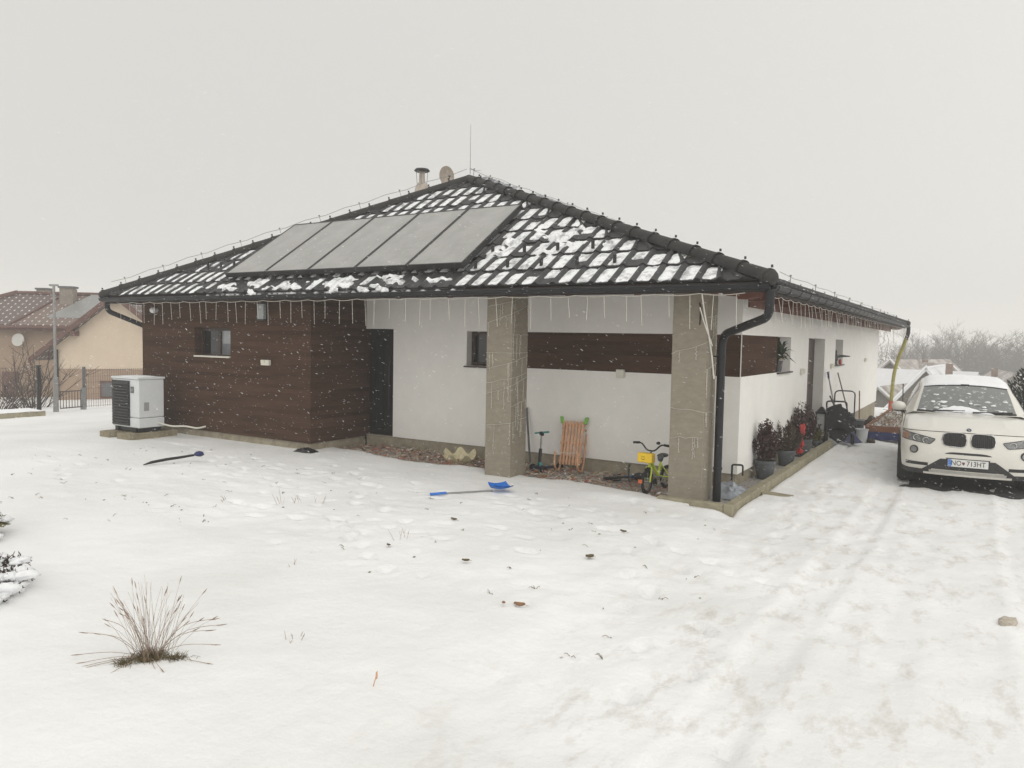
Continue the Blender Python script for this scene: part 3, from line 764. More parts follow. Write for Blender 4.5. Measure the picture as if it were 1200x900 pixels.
# ------------------------------------------------------------------ icicle light strings
def icicles(name, label, a, b, n, wind, lmin, lmax, loc, wr=.0034):
    t = thing(name, label, "light string", loc, 0, "icicle light strings below the gutters")
    O = Vector(loc); a = Vector(a) - O; b = Vector(b) - O; mb = MB(); pts = []
    for i in range(n * 3 + 1):
        s = i / (n * 3); p = a.lerp(b, s); p.z -= .022 * abs(math.sin(i * math.pi / 6)) + .006 * n3(i * .3, 1); pts.append(p)
    mb.tube(pts, .0045, 4); mb.build("supply_wire", M_wire, t)
    for i in range(n):
        s = (i + .5 + random.uniform(-.2, .2)) / n; p = a.lerp(b, s); p.z -= .012
        L = random.uniform(lmin, lmax); w = Vector(wind) * random.uniform(-.4, 1.0)
        q = [p + Vector((0, 0, -L * k / 5)) + w * (k / 5) * L + Vector((.004 * n3(i, k), 0, 0)) for k in range(6)]
        m = MB(); m.tube(q, wr, 4)
        for k in range(1, 6): m.blob(q[k], wr * 1.9, 0, 0, 5, 3)
        m.build("light_strand", M_wire, t)
icicles("icicle_lights", "pale icicle light string hanging along the front gutter", (XL + .5, YF - .03, 2.462), (XR - .25, YF - .03, 2.462), 46, (.12, 0, 0), .26, .42, (-6, YF, 2.46))
icicles("icicle_lights", "pale icicle light string hanging along the side gutter above the driveway", (XR - .03, YF + .3, 2.452), (XR - .03, YB - .1, 2.452), 72, (.15, .35, 0), .20, .36, (XR, 8, 2.46), .003)
def pillar_lights(px, label, dens, seed):
    rnd = random.Random(seed)
    t = thing("column_lights", label, "light string", (px, BY, 0), 0, "net light strings wrapped on the porch columns")
    m = MB(); w = .45
    def wrap(s, z):   # unrolled coordinate on the front (0..w) and right side (w..2w)
        return Vector((s, -.009, z)) if s < w else Vector((w + .009, s - w, z))
    for k in range(dens):
        z = .55 + 1.95 * (k + rnd.random() * .5) / dens; sl_ = rnd.uniform(-.1, .35)
        pts = []
        s0 = rnd.choice((0, 0, .45)); s1 = rnd.choice((.44, .89, .89))
        if s0 > .4: s1 = .89
        for i in range(13):
            s = s0 + (s1 - s0) * i / 12; pts.append(wrap(s, z + sl_ * s + .02 * n3(i * .4, k, seed)))
        m.tube(pts, .003, 4)
        for q in range(4):
            s = rnd.uniform(max(.02, s0), s1); z2 = z + sl_ * s; L = rnd.uniform(.12, .45); pp = []
            for i in range(8): pp.append(wrap(min(.89, max(.01, s + .018 * n3(i * .9, k + q * 3.3, seed))), z2 - L * i / 7))
            m.tube(pp, .0028, 4)
            for p in pp[1:]:
                if rnd.random() < .7: m.blob(p, .008, 0, 0, 5, 3)
    m.build("wire_net", M_wire, t)
pillar_lights(-3.40, "tangled light wires wrapped round the left porch column", 9, 3)
pillar_lights(-.519, "sparse light wires wrapped round the right porch column", 5, 9)
# loose strand blowing at the corner by the downpipe
m = MB(); m.tube([(.02, YF - .02, 2.46), (.05, YF - .0, 2.25), (.10, YF + .02, 2.0), (.16, YF + .0, 1.72), (.2, YF - .02, 1.45)], .008, 5); m.tube([(.0, YF - .02, 2.3), (.04, YF + .0, 2.15), (.1, YF + .02, 1.98), (.16, YF + .0, 1.84)], .007, 5)
tag(m.build("hanging_cable", M_wire), "loose pale cable ends dangling from the gutter before the downpipe", "cable")
m = MB(); m.tube([(-.17, BY - .012, 2.38), (-.15, BY - .02, 2.30), (-.15, BY - .02, 2.24), (-.16, BY - .014, 2.10)], [.008, .011, .012, .007], 5)
tag(m.build("door_hook", M_black), "black iron hook high on the right porch column", "hook")

# ------------------------------------------------------------------ heat pump on its blocks
t = thing("heat_pump", "white heat pump with black louvred front at the left end of the house", "heat pump", (-11.11, -2.13, -.05))
hx, hy, hz = .44, .27, 1.05
mb = MB(); mb.box(-hx, hx, -hy, hy, .09, .28); mb.box(-hx + .005, hx - .005, -hy + .005, hy - .005, .285, hz - .03)
mb.build("casing", M_white_metal, t, bevel=.02)
MB().box(-hx - .012, hx + .012, -hy - .012, hy + .012, hz - .028, hz + .012).build("top_cover", M_white_metal, t, bevel=.012)
mb = MB(); mb.box(-hx + .02, .16, -hy - .010, -hy + .003, .12, hz - .06)
for k in range(15):
    z = .15 + k * .056; mb.prism([(-hx + .05, -hy - .012, z), (-hx + .05, -hy - .034, z - .012), (-hx + .05, -hy - .034, z + .006), (-hx + .05, -hy - .012, z + .030)], (hx + .10, 0, 0))
mb.build("louvre_grille", M_black, t)
MB().box(.20, .29, -hy - .008, -hy - .001, .76, .88).build("badge_plate", M_grey, t); MB().box(.215, .275, -hy - .011, -hy - .0085, .79, .85).build("badge_plate", M_steel, t)
MB().box(hx + .001, hx + .008, -.16, -.06, .42, .58).build("rating_label", mat("grey_label", (.3, .3, .3), .5, .3, 60), t)
mb = MB(); mb.box(-hx + .1, -hx + .2, -hy, hy, 0, .088); mb.box(hx - .2, hx - .1, -hy, hy, 0, .088); mb.box(-hx + .05, hx - .05, -hy + .03, hy - .03, .02, .085); mb.build("feet", M_black, t)
m = MB(); m.blob((0, 0, hz + .012), (hx * .97, hy * .95, .012), 3, .2, 24, 6); m.build("snow_dusting", M_snow_small, t, smooth=180)
MB().box(-.16, .16, -.55, .46, -.3, .135).build("concrete_block", M_block, bevel=.012).location = (-11.44, -2.08, -.185)
o = bpy.data.objects["concrete_block"]; tag(o, "concrete block under the louvred half of the heat pump", "concrete block", "concrete blocks below the heat pump")
o2 = MB().box(-.20, .20, -.55, .46, -.3, .135).build("concrete_block", M_block, bevel=.012); o2.location = (-10.86, -2.05, -.185)
tag(o2, "concrete block under the plain white half of the heat pump", "concrete block", "concrete blocks below the heat pump")
m = MB(); m.tube(bend([(-10.66, -2.0, .12), (-10.4, -1.9, .06), (-10.15, -1.75, .07), (-9.95, -1.65, .03), (-9.9, -1.5, .06)], .1), .018, 8)
tag(m.build("drain_hose", M_cream, smooth=60), "short pale hose running from the heat pump along the brown wall", "hose")

# ------------------------------------------------------------------ things by the front wall
def gz_(x, y): return max(gz(x, y), hg(x, y))
# toy / kick scooter
t = thing("kick_scooter", "small teal and black three wheeled kick scooter leaning beside the left column", "scooter", (-2.93, -.55, gz_(-2.93, -.55)), R(-20))
m = MB(); m.tube([(0, -.02, .09), (-.05, .05, .36)], .026, 8); m.build("lower_stem", M_black, t, smooth=40)
m = MB(); m.tube([(-.05, .05, .36), (-.09, .10, .60)], .014, 8); m.build("upper_stem", M_steel, t)
m = MB(); m.tube([(-.24, .09, .585), (-.09, .10, .61), (.07, .11, .635)], .015, 8); m.build("handlebar", M_teal, t, smooth=40)
m = MB(); m.box(-.125, -.055, .075, .125, .56, .625); m.build("clamp", M_black, t, bevel=.01)
m = MB(); m.prism([(-.06, -.02, .05), (.06, -.02, .05), (.05, .42, .05), (-.05, .42, .05)], (0, 0, .025)); m.prism([(-.10, -.07, .05), (.10, -.07, .05), (.07, .02, .06), (-.07, .02, .06)], (0, 0, .05)); m.build("deck", mat("scooter_deck", (.02, .025, .05), .5, .2, 10), t, bevel=.006)
m = MB(); m.box(-.04, .04, -.03, .02, .10, .16); m.build("stem_joint", M_teal, t, bevel=.01)
for x, y in ((-.13, -.04), (.13, -.04), (0, .42)):
    m = MB(); m.lathe([(.02, -.018), (.055, -.018), (.06, 0), (.055, .018), (.02, .018)], 16, MZ((x, y, .06), 0, 0, R(90))); m.build("wheel", M_rubber, t, smooth=50)
# grey pole behind the left column
m = MB(); m.tube([(-3.36, -.12, -.15), (-3.50, -.03, .74)], .018, 8)
tag(m.build("garden_pole", M_grey, smooth=40), "dark grey pole leaning on the white wall behind the left column", "pole")
# sled leaning on the wall
t = thing("wooden_sled", "orange wooden slatted sled with green tips leaning upright on the white wall", "sled", (-2.52, -.36, gz_(-2.52, -.36) + .02), R(8))
tl = Euler((R(-17), 0, R(3))).to_matrix().to_4x4()
def sp(x, y, z): return tl @ Vector((x, y, z))
for i in range(7):
    x = -.155 + i * .0517
    m = MB(); a = -.06 * (i % 2) * 0
    m.prism([sp(x - .017, 0, .10), sp(x + .017, 0, .10), sp(x + .017, 0, .80), sp(x - .017, 0, .80)], tl.to_3x3() @ Vector((0, .014, 0))); m.build("slat", M_sled, t)
m = MB()
for z in (.16, .45, .74): m.prism([sp(-.19, .016, z - .02), sp(.19, .016, z - .02), sp(.19, .016, z + .02), sp(-.19, .016, z + .02)], tl.to_3x3() @ Vector((0, .02, 0)))
m.build("cross_bar", M_sled, t)
for s in (-1, 1):
    m = MB(); x = s * .185
    path = [sp(x, -.20, .27), sp(x, -.22, .16), sp(x, -.19, .06), sp(x, -.10, .01), sp(x, .0, .0), sp(x, .10, .04), sp(x, .155, .16), sp(x, .165, .4), sp(x, .165, .80)]
    m.tube(path, .017, 6); m.tube([sp(x, .03, .2), sp(x, .16, .22)], .012, 5); m.tube([sp(x, .03, .68), sp(x, .16, .68)], .012, 5)
    r_ = m.build("runner", M_sled, t, smooth=50)
    m = MB(); m.prism([sp(x - .025, -.012, .76), sp(x + .025, -.012, .76), sp(x + .025 * (1 + s), -.012, .87), sp(x - .025 * (1 - s), -.012, .87)], tl.to_3x3() @ Vector((0, .05, 0))); m.build("end_cap", M_green, t, bevel=.008)
m = MB(); m.tube([sp(-.185, -.20, .27), sp(0, -.21, .25), sp(.185, -.20, .27)], .005, 5); m.build("pull_cord", M_cream, t)

# children's bicycle facing the camera
def wheel(t, c, r, tw, axis_rz, spokes=12, hub=M_lime, name="wheel", disc=None):
    M_ = MZ(c, axis_rz, 0, R(90)); m = MB()
    m.tube([M_ @ Vector((r * math.cos(q), r * math.sin(q), 0)) for q in [2 * math.pi * k / 28 for k in range(28)]], tw, 8, closed=True)
    w = m.build(name, M_rubber, t, smooth=180)
    m = MB(); m.tube([M_ @ Vector(((r - tw) * math.cos(q), (r - tw) * math.sin(q), 0)) for q in [2 * math.pi * k / 28 for k in range(28)]], tw * .45, 6, closed=True); m.build("rim", hub, w, smooth=180)
    m = MB()
    for k in range(spokes):
        a = 2 * math.pi * k / spokes; m.tube([M_ @ Vector((.012 * math.cos(a + .5), .012 * math.sin(a + .5), .015 * (-1) ** k)), M_ @ Vector(((r - tw) * math.cos(a), (r - tw) * math.sin(a), 0))], .0016, 3)
    m.tube([M_ @ Vector((0, 0, -.045)), M_ @ Vector((0, 0, .045))], .014, 8); m.build("hub", M_steel, w)
    return w
zb_ = gz_(-.93, -1.12)
t = thing("childrens_bicycle", "lime yellow children's bicycle with yellow smiley basket beside the right column", "bicycle", (-.93, -1.10, zb_), R(-8))
# local: +y to the rear, front wheel at origin
wheel(t, (0, 0, .165), .148, .023, R(6), 12, M_grey)
wheel(t, (0, .56, .165), .148, .023, 0, 12, M_grey)
m = MB()
for s in (-1, 1): m.tube([(s * .047, 0, .165), (s * .047, .04, .33), (s * .03, .055, .37)], .012, 7)
m.tube([(0, .055, .36), (0, .085, .50)], .020, 8); m.build("fork", M_lime, t, smooth=50)
m = MB(); m.tube([(0, .09, .46), (0, .20, .32), (0, .31, .22)], .021, 9); m.tube([(0, .31, .22), (0, .38, .40)], .016, 8)
for s in (-1, 1): m.tube([(s * .05, .56, .165), (s * .03, .31, .21)], .009, 6); m.tube([(s * .05, .56, .165), (s * .02, .37, .36)], .009, 6)
m.build("frame", M_lime, t, smooth=50)
m = MB(); m.tube([(0, .38, .40), (0, .395, .46)], .012, 7); m.blob((0, .43, .485), (.07, .12, .03), 1, .1, 12, 6); m.build("saddle", M_black, t, smooth=60)
m = MB(); m.tube([(0, .085, .50), (0, .09, .57)], .015, 8)
m.tube(bend([(-.27, .11, .675), (-.15, .095, .685), (-.06, .085, .585), (.06, .085, .585), (.15, .095, .685), (.27, .11, .675)], .05), .011, 8); hb = m.build("handlebar", M_black, t, smooth=50)
for s in (-1, 1):
    m = MB(); m.tube([(s * .19, .10, .682), (s * .29, .112, .672)], .017, 8); m.build("grip", M_rubber, hb, smooth=40)
m = MB(); m.blob((.12, .07, .705), (.03, .03, .022), 0, 0, 10, 6); m.build("bell", M_black, hb, smooth=60)
m = MB(); m.box(-.135, .095, -.055, .05, .43, .565); bk = m.build("basket", M_yellow, t, bevel=.018)
m = MB()
for x in (-.055, -.025): m.box(x - .005, x + .005, -.0572, -.0552, .505, .52)
m.tube([(-.065 + .05 * k / 8, -.0565, .492 - .018 * math.sin(math.pi * k / 8)) for k in range(9)], .003, 4); m.build("smiley_face", M_black, bk)
m = MB(); m.blob((.13, .12, .50), (.04, .05, .05), 4, .3, 10, 6); m.build("lamp", M_grey, t, smooth=60)
m = MB(); m.box(-.03, .03, -.185, -.18, .17, .22); m.build("reflector", mat("orange_reflector", (.55, .12, .03), .4, .1, 10), t)
m = MB(); m.tube([(-.075, .31, .20), (.075, .31, .20)], .010, 6); m.tube([(.075, .31, .20), (.09, .25, .15)], .008, 6); m.box(.09, .16, .22, .28, .14, .16); m.box(-.16, -.09, .34, .4, .25, .27); m.build("cranks", M_steel, t)
m = MB(); m.tube([(0, -.05, .335), (0, 0, .352), (0, .10, .335)], .018, 6); m.build("mudguard", M_black, t)
for s in (-1, 1):
    m = MB(); m.lathe([(.01, -.012), (.05, -.012), (.055, 0), (.05, .012), (.01, .012)], 16, MZ((s * .19, .58, .055), 0, 0, R(90))); w_ = m.build("stabiliser_wheel", M_rubber, t, smooth=50)
    m = MB(); m.tube([(s * .05, .56, .165), (s * .15, .565, .13), (s * .165, .58, .055)], .007, 5); m.build("bracket", M_steel, w_)

# balance bike lying on its side
zq = gz_(-1.75, -.55)
t = thing("balance_bike", "black and blue balance bike lying on its side by the white wall", "bicycle", (-1.78, -.50, zq + .02), R(-15))
t.rotation_euler = (R(2), R(78), R(-35))
wheel(t, (0, 0, .15), .13, .022, 0, 10, M_black); wheel(t, (0, .52, .15), .13, .022, 0, 10, M_black)
m = MB(); m.tube([(0, .08, .38), (0, .25, .24), (0, .52, .15)], .026, 8); m.tube([(0, .25, .24), (0, .30, .33)], .018, 7); m.build("frame", mat("blue_frame", (.02, .10, .22), .4, .2, 10), t, smooth=50)
m = MB()
for s in (-1, 1): m.tube([(s * .04, 0, .15), (s * .04, .05, .30)], .011, 6)
m.tube([(0, .05, .30), (0, .09, .46)], .018, 7); m.build("fork", M_black, t, smooth=50)
m = MB(); m.tube([(-.18, .11, .48), (0, .085, .46), (.18, .11, .48)], .014, 7); m.build("handlebar", M_black, t, smooth=50)
m = MB(); m.blob((0, .33, .35), (.055, .11, .03), 1, .1, 12, 6); m.build("saddle", M_black, t, smooth=60)

m = MB(); rows = []
for i in range(16):
    rows.append([(-.24 + .48 * i / 15, -.12 + .24 * j / 9, max(0, 1 - (abs(i - 7.5) / 7.6) ** 3) * max(0, 1 - (abs(j - 4.5) / 4.6) ** 3) * (.05 + .07 * abs(fbm(i * .5, j * .6, 2, 4))) - .01) for j in range(10)])
m.grid(rows); o = m.build("black_foil", mat("black_foil", (.012, .012, .013), .45, .4, 10), smooth=40); o.location = (-7.12, -1.50, hg(-7.12, -1.50)); tag(o, "crumpled black foil at the foot of the brown block's right corner", "foil")
# giant clam shaped bowl
m = MB(); rows = []
for i in range(10):
    v = i / 9; row = []
    for j in range(57):
        a = -math.pi + 2 * math.pi * j / 56
        rr = .27 * (v ** .7) * (1 + .06 * math.cos(7 * a) * v); zz = .15 * v ** 2 + .055 * v ** 2 * math.cos(7 * a)
        row.append((rr * math.cos(a) * 1.15, rr * math.sin(a) * .75, zz))
    rows.append(row)
m.grid(rows); m.grid([[Vector(p) + Vector((0, 0, .012)) for p in r_] for r_ in rows], True)
o = m.build("shell_bowl", M_clam, smooth=70); o.location = (-4.42, -.62, gz_(-4.42, -.62) + .0); o.rotation_euler = (R(12), 0, .2)
tag(o, "pale yellow scalloped shell bowl lying in the litter left of the left column", "shell bowl")

# ------------------------------------------------------------------ tools lying in the snow
z0 = hg(-2.75, -2.9)
t = thing("snow_shovel", "blue plastic snow shovel with thin handle lying flat on the snow", "shovel", (-2.95, -3.14, hg(-2.95, -3.14) + .02), 0)
dx, dy = .42, .62; dz_ = hg(-2.5, -2.54) - hg(-2.95, -3.14) - .005
m = MB(); m.tube([(0, 0, .0), (dx, dy, dz_)], .011, 7); m.build("handle", M_galv, t)
m = MB(); m.tube([(-.06, -.09, .0), (.06, .08, .005)], .017, 7); m.tube([(-.085, -.06, .0), (-.035, -.12, .01)], .014, 6); m.build("grip", M_blue, t, smooth=40)
m = MB(); dd = Vector((dx, dy, 0)).normalized(); nn_ = Vector((dd.y, -dd.x, 0)); rows = []
for i in range(7):
    s = i / 6; row = []
    for j in range(9):
        q = -1 + j / 4; wv = .115 + .02 * s
        row.append(Vector((dx, dy, dz_)) + dd * (.27 * s - .02) + nn_ * q * wv + Vector((0, 0, .05 * (1 - s) ** 2 * (1 - .3 * q * q) + .06 * q * q * (1 - .4 * s) + .0 + .05 * s * s)))
    rows.append(row)
m.grid(rows); m.grid([[p - Vector((0, 0, .010)) for p in r_] for r_ in rows], True)
for i in range(8): m.tube([rows[k][i] for k in range(7)], .004, 4)
m.build("scoop", M_blue, t, smooth=50)

t = thing("snow_brush", "dark bent stick with a blue end lying on the snow near the heat pump", "stick", (-7.45, -4.33, hg(-7.45, -4.33) + .02), 0)
P_ = [(0, 0, .0), (.0, .12, .02), (.01, .35, .035), (.0, .6, .035), (.02, .82, .045)]
m = MB(); m.tube(P_, [.008, .022, .022, .021, .018], 8); m.build("shaft", M_black, t, smooth=60)
m = MB(); m.blob((.03, .90, .055), (.045, .09, .04), 2, .3, 10, 6); m.build("blue_end", M_darkblue, t, smooth=60)

# ------------------------------------------------------------------ kerb with plants along the side wall
kerb = thing("garden_kerb", "beige concrete kerb bordering the planted strip along the side wall", "kerb", (0, 0, 0))
for i in range(7):
    y0 = -1.72 + i * 1.06; MB().box(.30, .415, y0, y0 + 1.052, -.5, -.085 + .004 * (i % 2)).build("kerb_stone", M_kerb, kerb, bevel=.01)
MB().box(-.55, .295, -1.72, -1.61, -.5, -.088).build("kerb_stone", M_kerb, kerb, bevel=.01)
m = MB(); m.box(.0, .42, .0, .22, -.03, .04); o = m.build("paving_slab", M_kerb, bevel=.01); o.location = (.43, -.35, -.20); o.rotation_euler = (R(2), R(5), R(12)); tag(o, "loose concrete slab leaning at the kerb beside the driveway", "slab")

def shrub_pot(loc, r, h, label, leafm, sh, sw, n, seed, gold=False):
    rnd = random.Random(seed)
    t = thing("potted_shrub", label, "potted plant", loc, rnd.uniform(0, 6), "potted shrubs behind the kerb")
    m = MB(); m.lathe([(r * .72, 0), (r * .75, .01), (r * .97, h - .04), (r * 1.05, h - .04), (r * 1.05, h), (r * .93, h), (r * .9, h - .03), (0, h - .03)], 22); m.build("pot", M_pot, t, smooth=40)
    m = MB(); m.lathe([(0, h - .028), (r * .9, h - .028)], 16, cap=False); m.build("soil", M_soil, t)
    f = MB(); st = MB()
    for k in range(34):
        a = rnd.uniform(0, 6.3); u = rnd.random() ** .6; tip = Vector((math.cos(a) * sw * u, math.sin(a) * sw * u, h + sh * (1 - .55 * u * u) * rnd.uniform(.75, 1.05)))
        base = Vector((math.cos(a) * r * .3 * u, math.sin(a) * r * .3 * u, h - .03))
        mid = (base + tip) * .5 + Vector((math.cos(a), math.sin(a), 0)) * sw * .25 * u
        P = [base * (1 - q) ** 2 + mid * 2 * q * (1 - q) + tip * q * q for q in [i / 6 for i in range(7)]]
        st.tube(P, [.005, .005, .004, .004, .003, .003, .002], 4)
        for q in range(n):
            s = rnd.uniform(.18, 1.02); i = min(5, int(s * 6)); p = P[i].lerp(P[i + 1], s * 6 - i)
            b = Vector((rnd.gauss(0, 1), rnd.gauss(0, 1), rnd.gauss(.6, .8))).normalized(); l = rnd.uniform(.02, .05); w = Vector((rnd.gauss(0, 1), rnd.gauss(0, 1), rnd.gauss(0, 1))).cross(b).normalized() * l * .28
            c = p + Vector((rnd.gauss(0, 1), rnd.gauss(0, 1), rnd.gauss(0, 1))) * .018
            f.add([c - b * l * .3, c + w, c + b * l, c - w], [(0, 1, 2, 3)])
    st.build("stems", M_twig, t); f.build("foliage", leafm, t)
    return t
zz = -.185
shrub_pot((.165, .95, zz), .155, .29, "potted conical dark red shrub nearest the house corner", M_heath, .62, .20, 110, 1)
s2 = shrub_pot((.165, 2.45, zz), .15, .27, "low round brown shrub in a dark pot, second from the house corner", M_heath2, .52, .29, 105, 2)
shrub_pot((.17, 3.75, zz), .175, .33, "bushy dark red shrub in a wide grey pot beside the side door", M_heath, .66, .32, 110, 3)
# red cloth decoration hung on the middle shrub
t = thing("red_decoration", "bright red cloth decoration standing between the potted shrubs", "decoration", (.31, 2.95, -.16))
m = MB(); m.tube([(0, 0, 0), (.0, .0, .62)], .006, 5); m.build("stick", M_twig, t)
m = MB(); m.blob((.01, 0, .56), (.045, .035, .09), 3, .9, 14, 9); m.blob((-.01, 0, .42), (.03, .03, .10), 5, .9, 14, 9); m.blob((.015, 0, .30), (.032, .03, .07), 7, .9, 14, 9); m.blob((-.02, -.02, .18), (.04, .035, .06), 8, .9, 14, 9); m.build("cloth", M_red, t, smooth=60)
# small potted plant at the end of the kerb
shrub_pot((.20, 5.15, zz), .10, .15, "little olive and red plant in the smallest pot at the kerb end", M_olive, .26, .12, 30, 4)
# plastic sheet bundle at the column foot
M_bag = mat("crumpled_plastic", (.16, .18, .21), .3, .6, 14, .4, 30, c2=(.42, .45, .49))
m = MB(); rows = []
for i in range(24):
    row = []
    for j in range(18):
        x = -.26 + .52 * i / 23; y = -.3 + .6 * j / 17
        e = max(0, 1 - (abs(x) / .27) ** 3) * max(0, 1 - (abs(y) / .31) ** 3)
        row.append((x, y, e * (.13 + .11 * abs(fbm(x * 6, y * 6, 3, 4)) + .05 * n3(x * 17, y * 17, 2)) - .01))
    rows.append(row)
m.grid(rows); o = m.build("plastic_bag", M_bag, smooth=40); o.location = (.06, -.62, -.19); tag(o, "crumpled grey plastic bag at the foot of the downpipe", "bag")
m = MB(); m.tube(bend([(-.02, -.2, -.2), (-.02, -.2, .17), (.12, -.16, .17), (.12, -.16, .02)], .03), .014, 6); tag(m.build("iron_bracket", M_black, smooth=40), "black bent iron bracket standing at the white house corner", "bracket")

# plants on the window sills
t = thing("potted_plant", "leafy green plant in a grey pot on the window sill beside the brown band", "potted plant", (-.06, 2.62, ZB))
m = MB(); m.lathe([(.055, 0), (.075, .17), (.08, .17), (.08, .19), (0, .185)], 18); m.build("pot", M_pot, t, smooth=40)
m = MB(); rnd = random.Random(5)
for k in range(42):
    a = rnd.uniform(0, 6.3); ee = rnd.uniform(.15, 1.3); L = rnd.uniform(.22, .46)
    d = Vector((math.cos(a) * math.cos(ee) * .6 + .15, math.sin(a) * math.cos(ee), math.sin(ee))); b0 = Vector((0, 0, .18 + rnd.random() * .12)); w = d.cross(Vector((0, 0, 1))).normalized() * rnd.uniform(.02, .036)
    mid = b0 + d * L * .6; tip = b0 + d * L - Vector((0, 0, L * .3)); tip.x = max(tip.x, -.14); mid.x = max(mid.x, -.13)
    m.add([b0, mid + w, tip, mid - w], [(0, 1, 2, 3)])
m.build("leaves", M_foli, t)
m = MB(); m.tube([(.06, -.05, .10), (.09, .12, .33)], .006, 5); m.build("support_cane", M_sled, t)
t = thing("garden_ornament", "dark bird shaped ornament with outstretched wing on the far window sill", "ornament", (.0, 8.55, 1.40))
m = MB(); m.tube([(-.05, 0, 0), (-.05, 0, .10)], [.07, .05], 10); m.blob((-.04, 0, .16), (.07, .10, .09), 2, .3, 10, 6); m.blob((-.03, -.06, .30), (.04, .05, .05), 3, .3, 10, 6); m.tube([(-.04, 0, .20), (-.035, -.05, .30)], [.05, .03], 8)
m.build("body", mat("dark_figure", (.045, .045, .042), .7, .4, 14), t, smooth=60)
m = MB(); m.tube([(-.02, 0, .20), (.10, .1, .21), (.26, .2, .205)], [.045, .03, .012], 7); m.build("wing", bpy.data.materials["dark_figure"], t, smooth=60)
m = MB(); m.blob((.06, .12, .06), (.035, .05, .07), 2, .5, 8, 5); m.build("red_flower", M_red, t)

# ------------------------------------------------------------------ tools and clutter beside the side door
gy_ = lambda x, y: hg(x, y)
t = thing("lantern", "tall black framed lantern standing at the side door", "lantern", (.12, 6.05, gy_(.12, 6.05) + .12))
m = MB()
for x in (-.09, .09):
    for y in (-.09, .09): m.box(x - .012, x + .012, y - .012, y + .012, 0, .50)
m.box(-.11, .11, -.11, .11, -.02, .02); m.box(-.11, .11, -.11, .11, .48, .52); m.lathe([(.13, .52), (.03, .62), (0, .62)], 4, MZ((0, 0, 0), R(45))); m.box(-.12, .12, -.12, .12, -.15, -.02)
m.build("frame", M_black, t); MB().box(-.075, .075, -.075, .075, .025, .475).build("lantern_glass", mat("lantern_glass", (.4, .42, .42), .2, .05, 4), t)
t = thing("baby_stroller", "folded black baby stroller standing beside the side door", "stroller", (.40, 6.35, gy_(.4, 6.35)), R(15))
m = MB()
for s in (-1, 1):
    m.tube([(s * .24, -.35, .12), (s * .22, .0, .42), (s * .20, .28, .72)], .016, 7); m.tube([(s * .22, .38, .14), (s * .21, .05, .45), (s * .2, -.15, .66)], .014, 7)
m.tube(bend([(-.2, .28, .72), (-.2, .36, .84), (.2, .36, .84), (.2, .28, .72)], .08), .018, 8); m.build("frame", M_black, t, smooth=50)
m = MB(); rows = []
for i in range(14):
    s = i / 13; row = []
    for j in range(12):
        q = 2 * math.pi * j / 11; rr = (.15 + .07 * math.sin(math.pi * s)) * (1 + .55 * fbm(math.cos(q) * 2, math.sin(q) * 2, s * 4, 4))
        row.append((math.cos(q) * rr * 1.35, -.25 + .5 * s + math.sin(q) * rr * .7, .22 + .42 * s + math.sin(q) * rr))
    rows.append(row)
m.grid(rows); m.build("seat_fabric", mat("black_fabric", (.014, .014, .016), .95, .5, 20, .5, 60), t, smooth=70)
for x, y in ((-.25, -.36), (.25, -.36), (-.25, .38), (.25, .38)):
    w_ = MB(); w_.lathe([(.05, -.022), (.105, -.022), (.115, 0), (.105, .022), (.05, .022)], 18, MZ((x, y, .115), 0, 0, R(90))); w_ = w_.build("wheel", M_rubber, t, smooth=50)
    m = MB(); m.lathe([(0, -.025), (.048, -.024), (.048, .024), (0, .025)], 12, MZ((x, y, .115), 0, 0, R(90)), cap=False); m.build("hub", M_grey, w_)
m2 = MB(); 
t = thing("storage_crate", "grey slotted storage crate standing behind the stroller", "crate", (.46, 7.95, gy_(.46, 7.95)), R(6))
for x0_, x1_, y0_, y1_ in ((-.26, .26, -.18, -.165), (-.26, .26, .165, .18), (-.26, -.245, -.165, .165), (.245, .26, -.165, .165)): m2.box(x0_, x1_, y0_, y1_, 0, .34)
m2.box(-.25, .25, -.165, .165, .0, .02); m2.build("crate_body", M_pot, t)
m2 = MB()
for k in range(4):
    for z_ in (.10, .22): m2.box(-.2 + .11 * k, -.13 + .11 * k, -.186, -.181, z_, z_ + .05)
m2.build("hand_slots", M_black, t); MB().box(-.275, .275, -.195, .195, .341, .37).build("lid", M_grey, t, bevel=.01)
t = thing("lawn_mower", "dark lawn mower with a tall bent handle standing by the white wall", "lawn mower", (.38, 7.35, gy_(.38, 7.35)), R(8))
m = MB(); m.box(-.23, .23, -.32, .25, .10, .26); m.build("deck", M_grey, t, bevel=.05)
m = MB(); m.lathe([(.15, .26), (.16, .34), (.11, .42), (0, .43)], 18, Matrix.Translation((0, -.08, 0))); m.box(-.06, .06, -.3, -.2, .26, .36); m.build("engine", M_black, t, smooth=40)
m = MB(); m.box(-.22, .22, .26, .62, .16, .50)
for k in range(4): m.box(-.18 + .1 * k, -.12 + .1 * k, .615, .628, .22, .44)
m.build("grass_box", M_pot, t, bevel=.03)
m = MB(); m.tube(bend([(-.21, .2, .2), (-.21, .42, .80), (-.21, .30, 1.02), (.21, .30, 1.02), (.21, .42, .80), (.21, .2, .2)], .12), .015, 8); m.build("handle", M_black, t, smooth=50)
for x, y in ((-.26, -.24), (.26, -.24), (-.26, .2), (.26, .2)):
    m = MB(); m.lathe([(0, -.025), (.09, -.025), (.10, 0), (.09, .025), (0, .025)], 16, MZ((x, y, .10), 0, 0, R(90)), cap=False); m.build("wheel", M_rubber, t, smooth=50)
t = thing("garden_shovel", "long handled shovel with blue grip leaning on the white wall behind the mower", "shovel", (.22, 6.95, gy_(.2, 6.9)), 0)
